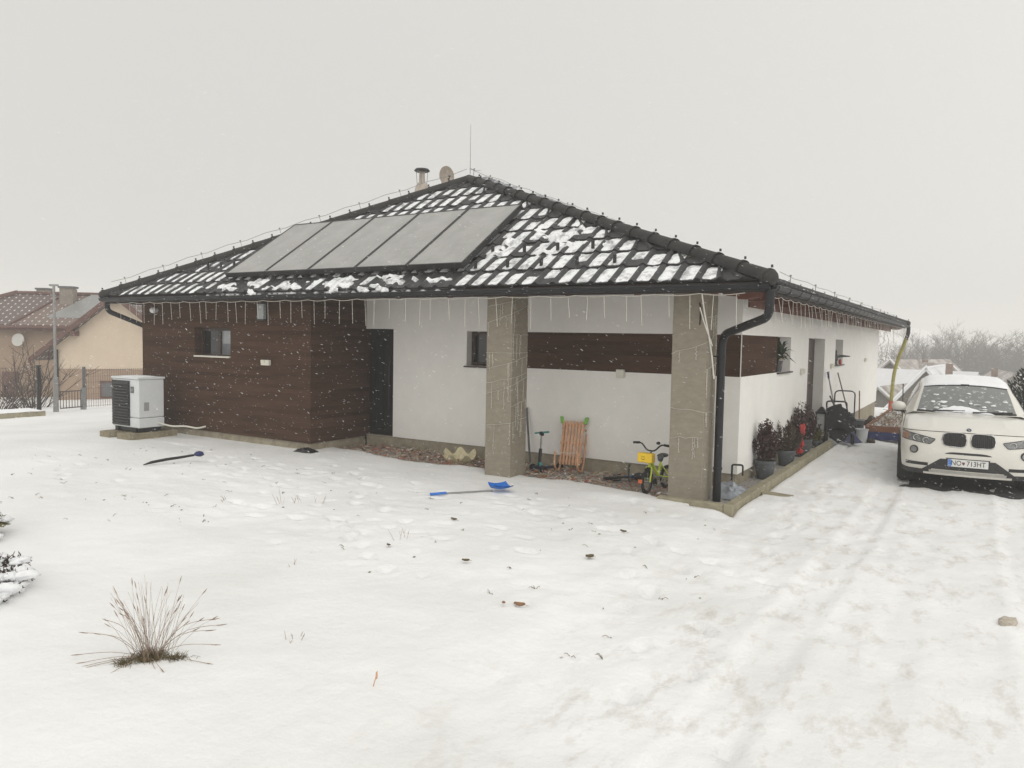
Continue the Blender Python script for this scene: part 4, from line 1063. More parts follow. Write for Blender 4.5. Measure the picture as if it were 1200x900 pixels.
m = MB(); m.tube([(.10, 0, .3), (-.14, .05, 1.32)], .016, 7); m.build("handle", M_galv, t)
m = MB(); m.tube([(-.14, .05, 1.30), (-.155, .053, 1.42)], .022, 7); m.tube([(-.155, -.05, 1.43), (-.16, .15, 1.44)], .018, 6); m.build("grip", M_darkblue, t)
m = MB(); m.grid([[(.1 + .06 * k / 5 + .02 * (j - 2) ** 2 * .1, (j - 2) * .055 * (1 - .12 * k * (k > 3)), .32 - .32 * k / 5) for j in range(5)] for k in range(6)]); m.build("blade", M_steel, t, smooth=60)
t = thing("garden_broom", "wooden broom leaning steeply on the white wall behind the bucket", "broom", (.42, 8.3, gy_(.42, 8.3)), 0)
m = MB(); m.tube([(0, 0, .2), (-.38, .22, 1.42)], .014, 7); m.build("handle", M_bark, t)
m = MB(); m.prism([(-.02, -.15, .2), (.03, -.15, .2), (.07, -.17, .0), (.0, -.17, .0)], (0, .32, 0)); m.build("bristles", M_straw, t)
m = MB(); m.tube([(.56, 8.55, gy_(.56, 8.55)), (.52, 8.62, .80)], .014, 6); tag(m.build("wooden_stake", M_board), "short upright reddish wooden stake behind the bucket", "stake")
t = thing("bucket", "white plastic bucket beside the dark blue shovel pan", "bucket", (.80, 7.0, gy_(.80, 7.0)))
m = MB(); m.lathe([(.10, 0), (.125, .27), (.135, .27), (.135, .29), (.12, .29), (.095, .02), (0, .02)], 22); m.build("body", M_white_metal, t, smooth=40)
m = MB(); m.tube([(.128 * math.cos(a), .128 * math.sin(a), .28 - .10 * math.sin(a) ** 2 * (1 if a < 3.2 else 1)) for a in [math.pi * k / 12 for k in range(13)]], .004, 5); m.build("bail", M_steel, t)
t = thing("snow_pusher", "wide dark blue snow pusher lying against the stroller", "shovel", (.58, 6.35, gy_(.58, 6.35) + .02), R(38))
m = MB(); rows = []
for i in range(7):
    s = i / 6; rows.append([Vector(((j / 6 - .5) * .40, -.28 + .42 * s, .02 + .26 * s ** 1.6 + .05 * abs(j / 6 - .5))) for j in range(7)])
m.grid(rows); m.grid([[p + Vector((0, -.012, .0)) for p in r_] for r_ in rows], True); m.build("blade", M_darkblue, t, smooth=60)
m = MB(); m.tube([(0, .10, .30), (-.1, .55, .95)], .016, 7); m.build("handle", M_black, t)
m = MB(); m.blob((0, 0, .05), (.09, .16, .05), 2, .5); o = m.build("dark_stone", M_soil, smooth=60); o.location = (.98, 7.05, gy_(.98, 7.05) - .02); tag(o, "flat dark stone in the snow in front of the bucket", "stone")

# planter bed
t = thing("raised_bed", "red brown board raised bed with blue tarp edge and dead plants past the bucket", "raised bed", (0, 0, 0))
m = MB(); m.box(.78, 2.3, 7.70, 7.745, -.06, .09); m.box(.78, .825, 7.75, 13.0, -.06, .085); m.box(2.25, 2.3, 7.75, 13, -.06, .085); m.build("board", M_board, t, bevel=.006)
m = MB(); rows = []
for i in range(5):
    row = []
    for j in range(40):
        x = .74 + 1.6 * j / 39; row.append((x, 7.69 - .035 * i / 4 - .03 * abs(n3(x * 5, i, 3)), -.045 - .17 * i / 4 + .02 * n3(x * 7, i * .5)))
    rows.append(row)
m.grid(rows); m.build("blue_tarp", M_darkblue, t, smooth=60)
m = MB(); m.grid([[(.83 + 1.41 * i / 16, 7.75 + 5.2 * j / 50, .03 + .05 * fbm(i * .5, j * .5, 4)) for i in range(17)] for j in range(51)]); m.build("bed_soil", mat("snowy_soil", (.10, .075, .055), .95, .3, 5, .6, 40, c2=(.75, .75, .75)), t, smooth=60)
m = MB()
for i in range(420):
    x = random.uniform(.85, 2.2); y = random.uniform(7.8, 12.9); a = random.uniform(0, 6.3); l = random.uniform(.04, .16); z = .06 + random.uniform(0, .03); m.mi = random.choice((0, 0, 1))
    m.tube([(x, y, z - .03), (x + math.cos(a) * l * .5, y + math.sin(a) * l * .5, z + random.uniform(0, .08)), (x + math.cos(a) * l, y + math.sin(a) * l, z + random.uniform(-.02, .06))], .006, 3)
m.build("dead_plants", [M_thatch, M_leafdead], t)
m = MB(); m.blob((0, 0, .10), (.2, .3, .16), 5, .5, 12, 8); o = m.build("boulder", M_soil, smooth=60); o.location = (.5, 11.8, -.32); tag(o, "dark garden stone beside the foot of the yellow pipe", "stone")
m = MB(); m.tube([(1.35, 10.0, -.1), (1.33, 10.0, .95)], .012, 6); tag(m.build("garden_stake", M_bark), "thin brown garden stake standing in the raised bed", "stake")

t = thing("drain_pipe", "yellow green flexible drain pipe with red foot hanging from the far gutter corner", "pipe", (XR + .02, YB, 2.5))
m = MB(); m.tube(bend([(.03, .0, .02), (.03, .0, -.22), (-.03, -.04, -.42)], .1), .062, 12); m.build("outlet_elbow", M_gutter, t, smooth=50)
P_ = [(-.02, -.04, -.36), (-.08, -.07, -.60), (-.20, -.12, -.98), (-.31, -.18, -1.5), (-.345, -.26, -2.0), (-.36, -.32, -2.5)]
def smoothp(P, n=6):
    P = [Vector(p) for p in P]; out = []
    for i in range(len(P) - 1):
        a = P[max(i - 1, 0)]; b = P[i]; c = P[i + 1]; d = P[min(i + 2, len(P) - 1)]
        for k in range(n):
            s = k / n; out.append(.5 * ((2 * b) + (c - a) * s + (2 * a - 5 * b + 4 * c - d) * s * s + (3 * b - a - 3 * c + d) * s ** 3))
    return out + [P[-1]]
m = MB(); pts = smoothp(P_, 14); m.tube(pts, [.054 + .005 * (i % 2) for i in range(len(pts))], 12); m.build("flexible_pipe", M_hose, t, smooth=60)
m = MB(); m.tube([(-.36, -.32, -2.5), (-.365, -.34, -2.78), (-.36, -.36, -3.1)], .075, 12); m.build("pipe_foot", M_hosered, t, smooth=50)

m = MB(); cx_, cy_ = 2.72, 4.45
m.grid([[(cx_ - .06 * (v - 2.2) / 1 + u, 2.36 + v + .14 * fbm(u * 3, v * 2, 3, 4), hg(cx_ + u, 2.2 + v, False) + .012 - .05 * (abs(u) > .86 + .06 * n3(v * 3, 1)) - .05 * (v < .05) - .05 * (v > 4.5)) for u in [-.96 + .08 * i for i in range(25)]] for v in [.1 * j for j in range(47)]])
tag(m.build("bare_asphalt_car_shade", mat("wet_asphalt_car_shade", (.03, .03, .031), .8, .4, 20, .6, 60), smooth=60), "bare driveway surface under the parked car, darkened as its shade", kind="structure")  # snow-free asphalt, with the car's shadow painted into its dark colour

# ------------------------------------------------------------------ the car
car = thing("parked_car", "white snow dusted SUV with twin dark grilles parked facing the camera on the driveway", "car", (2.80, 2.25, -.315), R(3.2))
M_paint = mat("white_car_paint", (.69, .67, .615), .3, .03, 3, coat=.5)
M_cglass = bpy.data.materials.new("windscreen_glass"); M_cglass.use_nodes = True
nt = M_cglass.node_tree; b = nt.nodes["Principled BSDF"]
tc = nt.nodes.new("ShaderNodeTexCoord"); nz = nt.nodes.new("ShaderNodeTexNoise"); nz.inputs["Scale"].default_value = 11; nz.inputs["Detail"].default_value = 7; nz.inputs["Roughness"].default_value = .65
nt.links.new(tc.outputs["Object"], nz.inputs["Vector"])
rp = nt.nodes.new("ShaderNodeValToRGB"); e = rp.color_ramp.elements; e[0].position = .57; e[0].color = (.17, .18, .175, 1); e[1].position = .66; e[1].color = (.55, .57, .58, 1)
nt.links.new(nz.outputs[0], rp.inputs[0]); nt.links.new(rp.outputs[0], b.inputs["Base Color"]); b.inputs["Roughness"].default_value = .16
M_lens = mat("headlight_lens", (.16, .165, .165), .12, .5, 14, coat=.6)
M_chrome = mat("bright_trim", (.55, .55, .54), .2, .05, 8, metallic=.9)
M_trim = mat("grey_black_bumper_trim", (.028, .028, .029), .6, .3, 20)
def lerpt(tb, x):
    x = abs(x)
    if x <= tb[0][0]: return tb[0][1]
    for (a, b_), (c, d_) in zip(tb, tb[1:]):
        if x <= c:
            s = (x - a) / (c - a); return b_ + (d_ - b_) * s
    return tb[-1][1]
def smooth_tab(tb, x, w=.03):
    return sum(lerpt(tb, x + k * w) for k in (-1, -.5, 0, .5, 1)) / 5 if abs(x) > w else lerpt(tb, x)
SP = [(.26, .04), (.36, .022), (.5, .012), (.62, .002), (.74, .004), (.84, .012), (.93, .028), (1.0, .05), (1.08, .07)]
OZ = [(.24, .13), (.30, .075), (.38, .03), (.48, .008), (.56, 0), (.64, .008), (.74, .03), (.84, .06), (.92, .105), (.98, .2)]
PX = [(0, 0), (.3, .012), (.5, .034), (.65, .068), (.77, .12), (.85, .20), (.905, .42)]
def Sf(x, z): return smooth_tab(OZ, z) + smooth_tab(PX, x, .02)
ztop = lambda x: .955 - .055 * (abs(x) / .9) ** 2
def hood(x, s):
    y0 = Sf(x, ztop(x)); yc = 1.14 + .22 * (x / .8) ** 2; zc = 1.115 - .07 * (abs(x) / .88) ** 2.5
    y = y0 + (yc - y0) * s; z = ztop(x) + (zc - ztop(x)) * (1 - (1 - s) ** 1.7)
    z += .012 * math.exp(-((abs(x) - .48) / .05) ** 2) * math.sin(math.pi * min(1, s * 1.2 + .0)) if s < .83 else 0
    return (x, y, z)
xc = [-.905 + 1.81 * i / 60 for i in range(61)]
zl = [.24 + .03 * i for i in range(24)]
m = MB(); rows = []
for x in xc:
    ins = lambda z: 1 - smooth_tab(SP, z) / .905 if z < .66 else 1
    r_ = [(x * ins(.24), Sf(x, .24) + .25, .23)]
    for i in range(20):
        z = .24 + (ztop(x) - .24) * i / 19; r_.append((x * ins(z), Sf(x, z), z))
    for i in range(1, 13): r_.append(hood(x, i / 12))
    rows.append(r_)
m.grid(rows, True)
ax1, ax2, zr = .90, 3.71, .365
def xw(y): return .905 + .038 * sstep(.45, .95, y) - .10 * sstep(3.8, 4.62, y) ** 2
def belt(y): return .925 + .155 * sstep(.5, 2.0, y)
def side(y, k, n, s):
    zb_ = .26 + (belt(y) - .26) * k / n
    yy = y if y > .5 else Sf(.905, min(zb_, .9))
    return (s * (xw(y) - smooth_tab(SP, zb_)), yy, zb_)
yl = [.45] + [.52 + .052 * i for i in range(79)]
for s in (-1, 1):
    g = [[side(y, k, 16, s) for k in range(17)] for y in yl]
    for i in range(len(yl) - 1):
        for k in range(16):
            c = [g[i][k], g[i + 1][k], g[i + 1][k + 1], g[i][k + 1]]
            my = sum(p[1] for p in c) / 4; mz = sum(p[2] for p in c) / 4
            if any(math.hypot(my - a, mz - zr) < .415 for a in (ax1, ax2)): continue
            m.quad(*(c if s > 0 else c[::-1]))
# tail
ye = yl[-1]
rows = []
for i in range(21):
    q = -1 + i / 10; rows.append([(q * (xw(ye) - smooth_tab(SP, .26 + (belt(ye) - .26) * k / 16)), ye + .10 * (1 - q ** 4) + .02, .26 + (belt(ye) - .26) * k / 16) for k in range(17)])
m.grid(rows)
# greenhouse shell
CT = [(1.14, 1.10), (1.42, 1.265), (1.70, 1.42), (1.98, 1.55), (2.3, 1.615), (2.8, 1.645), (3.3, 1.64), (3.8, 1.61), (4.1, 1.57), (4.32, 1.38), (4.55, 1.06)]
WT = [.755, .72, .685, .65, .645, .645, .645, .64, .63, .65, .72]; CV = [.22, .18, .14, .10, .05, 0, 0, 0, -.03, -.05, -.05]; DR = [.0, .03, .05, .055, .055, .055, .055, .055, .05, .04, .0]
def gh(i, a, s):
    """a 0..1 across the top half, 1..2 down the side"""
    y, z = CT[i]; wt = WT[i]
    zbt = min(belt(y + CV[i]), z - .005)
    if a <= 1: return Vector((s * wt * a, y + CV[i] * a * a, z - DR[i] * a ** 2.2))
    t = a - 1; x = wt + (xw(y + CV[i]) - smooth_tab(SP, zbt) - wt) * t; bow = .025 * math.sin(math.pi * t)
    return Vector((s * (x + bow), y + CV[i], (z - DR[i]) * (1 - t) + zbt * t))
AA = [0, .2, .4, .6, .75, .88, .96, 1, 1.04, 1.12, 1.3, 1.5, 1.75, 2]
for s in (-1, 1): m.grid([[gh(i, a, s) for a in AA] for i in range(len(CT))], s < 0)
m.build("body", M_paint, car, smooth=38)
MB().box(-.80, .80, .5, 4.45, .24, .60).build("underbody", M_black, car)
# wheel arches
m = MB()
for s in (-1, 1):
    for a in (ax1, ax2):
        rows = []
        for k in range(25):
            q = math.pi * (-.08 + 1.16 * k / 24); cy, sz = math.cos(q), math.sin(q)
            xx = lambda rr: s * (xw(a + cy * rr) - smooth_tab(SP, max(.27, zr + sz * rr)))
            rows.append([(xx(.36) - s * .25, a + cy * .39, zr + sz * .39), (xx(.40) + s * .012, a + cy * .395, zr + sz * .395), (xx(.45) + s * .014, a + cy * .45, zr + sz * .45), (xx(.45) - s * .02, a + cy * .455, zr + sz * .455)])
        m.grid(rows, s < 0)
for s in (-1, 1): m.box(s * .915 - .02, s * .915 + .02, 1.36, 3.25, .25, .36)
m.build("arch_trim", M_trim, car, smooth=50)
for s in (-1, 1):
    for a in (ax1, ax2):
        Mw = MZ((s * .822, a, zr), 0, 0, R(90) * s)
        w_ = MB(); w_.lathe([(.24, -.12), (.33, -.125), (.36, -.10), (.368, -.04), (.368, .04), (.36, .10), (.33, .125), (.24, .12)], 40, Mw, cap=False)
        w_ = w_.build("wheel", M_rubber, car, smooth=40)
        k_ = MB(); k_.lathe([(.245, .10), (.235, .05), (.22, .02), (.06, .06), (0, .06)], 30, Mw, cap=False)
        for j in range(5):
            aa = j * 2 * math.pi / 5
            for dd in (-.12, .12):
                p = Vector((math.cos(aa + dd), math.sin(aa + dd), 0)); k_.tube([Mw @ (p * .06 + Vector((0, 0, .085))), Mw @ (p * .235 + Vector((0, 0, .105)))], .016, 6)
        k_.build("rim", M_steel, w_, smooth=40)
# glass
def glasspatch(name, i0, i1, a0, a1, s, off, mt):
    m = MB(); rows = []
    for i in range((i1 - i0) * 3 + 1):
        f_ = i0 + i / 3; ia = min(int(f_), len(CT) - 2); fr = f_ - ia; rows.append([gh(ia, a0 + (a1 - a0) * j / 10, s).lerp(gh(ia + 1, a0 + (a1 - a0) * j / 10, s), fr) + Vector(off) for j in range(11)])
    m.grid(rows, s < 0); return m.build(name, mt, car, smooth=60)
mm = MB()
rows = []
for i in range(13):
    f_ = .12 + 2.72 * i / 12; ia = int(f_); fr = f_ - ia
    rows.append([gh(ia, abs(q), 1 if q >= 0 else -1).lerp(gh(ia + 1, abs(q), 1 if q >= 0 else -1), fr) + Vector((0, -.007, .009)) for q in [-.93 + 1.86 * j / 20 for j in range(21)]])
mm.grid(rows); ws = mm.build("windscreen", M_cglass, car, smooth=60)
m = MB(); rt_ = rows[-1]; m.tube([p + Vector((0, 0, .003)) for p in rt_], .010, 5); m.tube([p + Vector((0, -.0, .0)) for p in rows[0]], .014, 5); m.box(-.06, .06, 1.93, 1.99, 1.50, 1.56); m.build("windscreen_seal", M_black, ws)
for s in (-1, 1):
    glasspatch("side_window", 3, 5, 1.12, 1.9, s, (s * .006, 0, 0), M_glass_dark); glasspatch("side_window", 5, 8, 1.12, 1.9, s, (s * .006, .06, 0), M_glass_dark)
mm = MB(); mm.grid([[gh(8, abs(q), 1 if q >= 0 else -1).lerp(gh(9, abs(q), 1 if q >= 0 else -1), .15 + .85 * i / 5) + Vector((0, .012, .006)) for q in [-.9 + .18 * j for j in range(11)]] for i in range(6)]); mm.build("rear_window", M_glass_dark, car, smooth=60)
def wsp(q, f_, o=.02):
    ia = int(f_); return gh(ia, abs(q), 1 if q >= 0 else -1).lerp(gh(ia + 1, abs(q), 1 if q >= 0 else -1), f_ - ia) + Vector((0, -o, o))
for (q0, q1) in ((-.62, -.02), (.12, .86)):
    m = MB(); m.tube([wsp(q0, .08, .03), wsp((q0 + q1) / 2, .16, .025), wsp(q1, .22, .02)], .013, 6); m.build("wiper", M_black, car)
# snow lying on the roof and the windscreen
m = MB(); rows = []
for i in range(31):
    f_ = 2.93 + 5.0 * i / 30; ia = min(int(f_), 9); fr = f_ - ia; row = []
    for j in range(25):
        q = -.99 + 1.98 * j / 24; p = gh(ia, abs(q), 1 if q >= 0 else -1).lerp(gh(ia + 1, abs(q), 1 if q >= 0 else -1), fr)
        e = min(1, min(i, 30 - i) / 2.0) * min(1, min(j, 24 - j) / 1.5); row.append(p + Vector((0, 0, -.004 + e * (.045 + .025 * fbm(p.x * 2.2, p.y * 1.5, 3, 3)))))
    rows.append(row)
m.grid(rows); m.build("roof_snow", M_snow_small, car, smooth=180)
m = MB(); rows = []
for i in range(15):
    row = []
    for j in range(41):
        q = -.62 + 1.16 * j / 40; top = .10 + .52 * max(0, 1 - ((q + .12) / .42) ** 2) * (1 + .35 * n3(q * 7, 2)) + .12
        f_ = .05 + (top - .05) * i / 14; p = wsp(q, max(.02, f_), .0); e = min(1, min(i, (14 - i) * .6) / 2) * min(1, min(j, 40 - j) / 4)
        row.append(p + Vector((0, -.6, .8)) * (.002 + e * (.035 + .015 * n3(q * 9, i * .4, 4))))
    rows.append(row)
m.grid(rows); m.build("windscreen_snow", M_snow_small, car, smooth=180)
for k in range(26):
    q = random.uniform(-.8, .85); f_ = random.uniform(.3, 2.2) * random.random() ** .5; m2 = MB()
    m2.blob(wsp(q, f_, .004), (random.uniform(.02, .07), random.uniform(.02, .05), random.uniform(.012, .02)), k, .8, 8, 5)
    m2.build("snow_clump", M_snow_small, car, smooth=80)
# mirrors
for s in (-1, 1):
    m = MB(); m.blob((s * .985, 1.66, 1.155), (.115, .075, .085), 2, .05, 16, 10); mi = m.build("mirror", M_paint, car, smooth=180)
    m = MB(); m.tube([(s * .86, 1.70, 1.05), (s * .95, 1.67, 1.085)], .03, 8); m.box(s * .985 - .10, s * .985 + .10, 1.62, 1.70, 1.068, 1.085); m.build("mirror_foot", M_black, mi, bevel=.006)
# conforming front details
insf = lambda z: 1 - smooth_tab(SP, z) / .905 if z < .66 else 1
def patch(x0, x1, zb, zt, off, n=14, k=5, th=.02):
    m = MB(); rows = []
    for i in range(n + 1):
        x = x0 + (x1 - x0) * i / n; a, c = zb(x), zt(x)
        col_ = [(x, Sf(x, a) + th, a)] + [(x, Sf(x, a + (c - a) * j / k) - off, a + (c - a) * j / k) for j in range(k + 1)] + [(x, Sf(x, c) + th, c)]
        rows.append(col_)
    rows = [[(p[0] * insf(p[2]), p[1], p[2]) for p in r_] for r_ in rows]
    m.grid(rows, x1 > x0)
    m.poly([rows[0][j] for j in range(len(rows[0]))]); m.poly(rows[-1]); return m
def outline(x0, x1, zb, zt, off, r, n=14):
    P = []
    for i in range(n + 1): x = x0 + (x1 - x0) * i / n; P.append((x, Sf(x, zt(x)) - off, zt(x)))
    for i in range(n, -1, -1): x = x0 + (x1 - x0) * i / n; P.append((x, Sf(x, zb(x)) - off, zb(x)))
    m = MB(); m.tube(P, r, 6, closed=True); return m
for s in (-1, 1):
    a, c = .024, .345; cm = (a + c) / 2; hwid = (c - a) / 2
    def se(x, s=s): t = max(-1, min(1, (abs(x) - cm) / hwid)); return (max(0, 1 - abs(t) ** 4.5)) ** (1 / 2.8)
    zt_ = lambda x: .80 + .108 * se(x) - .012 * abs(x) / .3; zb__ = lambda x: .80 - .110 * se(x) + .01 * abs(x) / .3
    m = patch(s * a, s * c, zb__, zt_, .004, 22)
    for j in range(11):
        x = s * (a + .02 + .025 * j); zA, zC = zb__(x) + .008, zt_(x) - .008
        m.tube([(x, Sf(x, zA) - .006, zA), (x, Sf(x, .8) - .012, .8), (x, Sf(x, zC) - .006, zC)], .0055, 4)
    g = m.build("grille", M_black, car, smooth=40)
    outline(s * a, s * c, zb__, zt_, .006, .010, 22).build("grille_surround", M_chrome, g, smooth=60)
    # headlight
    zt2 = lambda x: .795 + .085 * min(1, max(0, (abs(x) - .44) / .42)); zb2 = lambda x: min(zt2(x) - .004, .705 + .055 * ((abs(x) - .44) / .43) + .075 * max(0, (.50 - abs(x)) / .06))
    h_ = patch(s * .44, s * .885, zb2, zt2, .005, 18).build("headlight", M_lens, car, smooth=40)
    outline(s * .44, s * .885, zb2, zt2, .006, .005, 18).build("headlight_edge", M_black, h_, smooth=60)
    m = MB()
    for x, z, r_ in ((.56, .765, .042), (.69, .795, .042)):
        m.tube([(s * x + r_ * math.cos(q), Sf(x, z) - .008 + .25 * abs(0), z + r_ * math.sin(q)) for q in [2 * math.pi * k / 16 for k in range(16)]], .006, 5, closed=True)
    m.build("lamp_ring", M_chrome, h_, smooth=60)
    m = patch(s * .80, s * .875, lambda x: zb2(x) + .012, lambda x: zt2(x) - .012, .008, 5); m.build("indicator", mat("amber_lens", (.35, .17, .10), .3, .2, 20), h_)
    # fog lamp
    x, z = .715, .615
    m = MB(); m.lathe([(0, .012), (.045, .010), (.05, .0), (.05, -.02)], 20, MZ((s * x, Sf(x, z) - .006, z), s * R(22), R(90))); fl_ = m.build("fog_lamp", M_steel, car, smooth=40)
    m = MB(); m.lathe([(.046, .012), (.058, .014), (.062, 0), (.06, -.02)], 20, MZ((s * x, Sf(x, z) - .006, z), s * R(22), R(90)), cap=False); m.build("fog_lamp_ring", M_black, fl_, smooth=40)
    patch(s * .53, s * .84, lambda x: .375, lambda x: .425, .004, 10).build("bumper_slot", M_black, car)
patch(-.30, .30, lambda x: .585, lambda x: .585 + .032 * (1 - (abs(x) / .31) ** 6), .004, 20).build("bumper_slot", M_black, car)
m = patch(-.66, .66, lambda x: .275 if abs(x) > .5 else .335 , lambda x: .505 - .0 if abs(x) < .36 else max(.285, .505 - (abs(x) - .36) * .74), .006, 44)
m.build("lower_intake", M_trim, car, smooth=40)
for s in (-1, 1): patch(s * .60, s * .90, lambda x: .24, lambda x: .315, .007, 10).build("valance", M_trim, car)
patch(-.52, .52, lambda x: .275, lambda x: .318, .012, 24).build("skid_plate", mat("pale_skid_plate", (.42, .41, .38), .45, .1, 10), car, smooth=40)
m = MB(); m.tube([(x, Sf(x, .906 - .01 * (x / .9) ** 2) - .001, .906 - .01 * (x / .9) ** 2) for x in [-.89 + 1.78 * i / 50 for i in range(51)]], .005, 5)
for s in (-1, 1): m.tube([Vector(hood(s * (.885 - .02 * k / 10), .05 + .9 * k / 10)) + Vector((0, 0, .001)) for k in range(11)], .005, 5)
m.build("bonnet_gap", M_black, car)
# badge
Mb = MZ((0, Sf(0, .935) + .02, .945), 0, R(52))
m = MB(); m.lathe([(0, .012), (.028, .012), (.032, .009), (.032, -.01)], 28, Mb, cap=False); bd = m.build("badge", M_black, car, smooth=40)
m = MB(); m.mi = 0
for q in range(4):
    m.mi = q % 2
    m.poly([Mb @ Vector((0, 0, .0135))] + [Mb @ Vector((.020 * math.cos(q * math.pi / 2 + k * math.pi / 16), .020 * math.sin(q * math.pi / 2 + k * math.pi / 16), .0135)) for k in range(9)])
m.build("badge_quarters", [mat("badge_blue", (.06, .12, .24), .4, 0), M_steel], bd)
# number plate
def text(body, size, M_, mt, parent, name, sx=1.0, depth=.001):
    cu = bpy.data.curves.new(name, 'FONT'); cu.body = body; cu.size = size; cu.align_x = 'CENTER'; cu.align_y = 'CENTER'; cu.extrude = depth
    o = bpy.data.objects.new("tmp_text", cu); col.objects.link(o)
    bpy.context.view_layer.update()
    me = bpy.data.meshes.new_from_object(o.evaluated_get(bpy.context.evaluated_depsgraph_get()))
    bpy.data.objects.remove(o)
    me.transform(M_ @ Matrix.Diagonal((sx, 1, 1, 1))); me.materials.clear(); me.materials.append(mt)
    o = bpy.data.objects.new(name, me); col.objects.link(o); o.parent = parent; return o
py = Sf(0, .46) - .022
pl = MB().box(-.26, .26, py, py + .012, .402, .514).build("number_plate", mat("plate_white", (.68, .68, .66), .35, .03, 6), car, bevel=.003)
MB().box(-.256, -.212, py - .002, py - .0005, .406, .510).build("blue_band", M_blue, pl)
Mp = lambda x, z: Matrix.Translation((x, py - .0015, z)) @ Euler((R(90), 0, 0)).to_matrix().to_4x4()
M_ink = mat("plate_ink", (.015, .015, .016), .5, 0)
text("NO", .105, Mp(-.148, .457), M_ink, pl, "plate_letters", .82); text("713HT", .105, Mp(.105, .457), M_ink, pl, "plate_letters", .82)
text("SK", .03, Mp(-.234, .424), M_white_metal, pl, "country_code")
m = MB()
for k in range(12): a = k * math.pi / 6; m.lathe([(0, .0006), (.0022, .0006), (.0022, 0)], 5, Mp(-.234 + .013 * math.cos(a), .482 + .013 * math.sin(a)), cap=False)
m.build("star_ring", M_yellow, pl)
m = MB(); m.prism([Mp(-.055, .457) @ Vector(p) for p in ((-.017, .02, 0), (.017, .02, 0), (.017, -.004, 0), (0, -.026, 0), (-.017, -.004, 0))], (0, -.001, 0)); m.build("shield_emblem", mat("shield_red", (.20, .03, .06), .5, 0), pl)
MB().box(-.28, .28, py + .013, py + .06, .39, .525).build("plate_holder", M_black, car)

# ------------------------------------------------------------------ foreground plants
def blade(m, P, w):
    m.tube(P, [w, w * .9, w * .7, w * .5][:len(P)] if len(P) <= 4 else [w * (1 - .6 * i / len(P)) for i in range(len(P))], 3, cap=False)
gx0, gy0 = -1.10, -8.30
t = thing("grass_tussock", "dry tussock with a fan of thin straw stalks poking out of the snow", "grass tussock", (gx0, gy0, hg(gx0, gy0) - .01))
vr = Vector((.851, .525, 0)); vd = Vector((-.525, .851, 0)); rnd = random.Random(12)
m = MB(); hd_ = MB()
for i in range(80):
    q = rnd.gauss(0, .37); L = rnd.uniform(.26, .50) * (1 - .15 * abs(q)); ln = rnd.uniform(-.25, .35)
    b0 = vr * (rnd.gauss(.03, .038) + q * .05) + vd * rnd.gauss(0, .05); d = (vr * math.sin(q) + vd * ln * .6 + Vector((0, 0, math.cos(q)))).normalized()
    P = [b0, b0 + d * L * .4, b0 + d * L * .72 + vr * .012 * q, b0 + d * L + vr * .045 * q - Vector((0, 0, .02 * abs(q)))]
    m.tube(P, [.0012, .0010, .0008, .0006], 3, cap=False)
    if rnd.random() < .4:
        e_ = (P[3] - P[2]).normalized(); hd_.tube([P[3] - e_ * .035, P[3] - e_ * .015, P[3] + e_ * .01], [.001, .0034, .001], 4)
for (a, L, zt) in ((2.55, .42, .16), (2.75, .40, .10), (2.9, .44, .12), (3.25, .40, .04), (3.45, .36, .02), (3.7, .45, .01), (3.62, .40, .015), (.35, .42, .16), (.42, .38, .19), (.3, .36, .14), (.1, .40, .08), (-.15, .40, .01), (-.9, .22, .01), (4.3, .30, .01), (-.8, .26, .02), (2.4, .34, .2), (2.35, .38, .22)):
    d = vr * math.cos(a) + vd * math.sin(a) * .8 if a > 2 and a < 3.2 else vr * math.cos(a) + vd * math.sin(a)
    P = [d * .05 + Vector((0, 0, .03)), d * L * .5 + Vector((0, 0, zt * .8 + .02)), d * L + Vector((0, 0, zt))]
    m.tube(smoothp(P, 4), .0016, 3); e_ = (P[2] - P[1]).normalized(); hd_.tube([P[2] - e_ * .05, P[2] - e_ * .02, P[2] + e_ * .01], [.001, .0035, .001], 4)
m.add(hd_.v, hd_.f); m.build("stalks", M_straw, t)
m = MB()
for i in range(1500):
    c = vr * rnd.gauss(.015, .038) + vd * rnd.gauss(0, .028)
    if rnd.random() < .18: c = vr * (.165 + rnd.gauss(0, .035)) - vd * (.01 + rnd.gauss(0, .012))
    if rnd.random() < .12: c = vr * (-.085 + rnd.gauss(0, .018)) - vd * (.09 + rnd.gauss(0, .02))
    d = Vector((rnd.gauss(0, 1), rnd.gauss(0, 1), rnd.gauss(.5, .6))).normalized(); L = rnd.uniform(.025, .07)
    m.tube([c, c + d * L * .6 + Vector((0, 0, .012)), c + d * L], [.0018, .0014, .0006], 3, cap=False)
m.build("thatch", M_thatch, t)

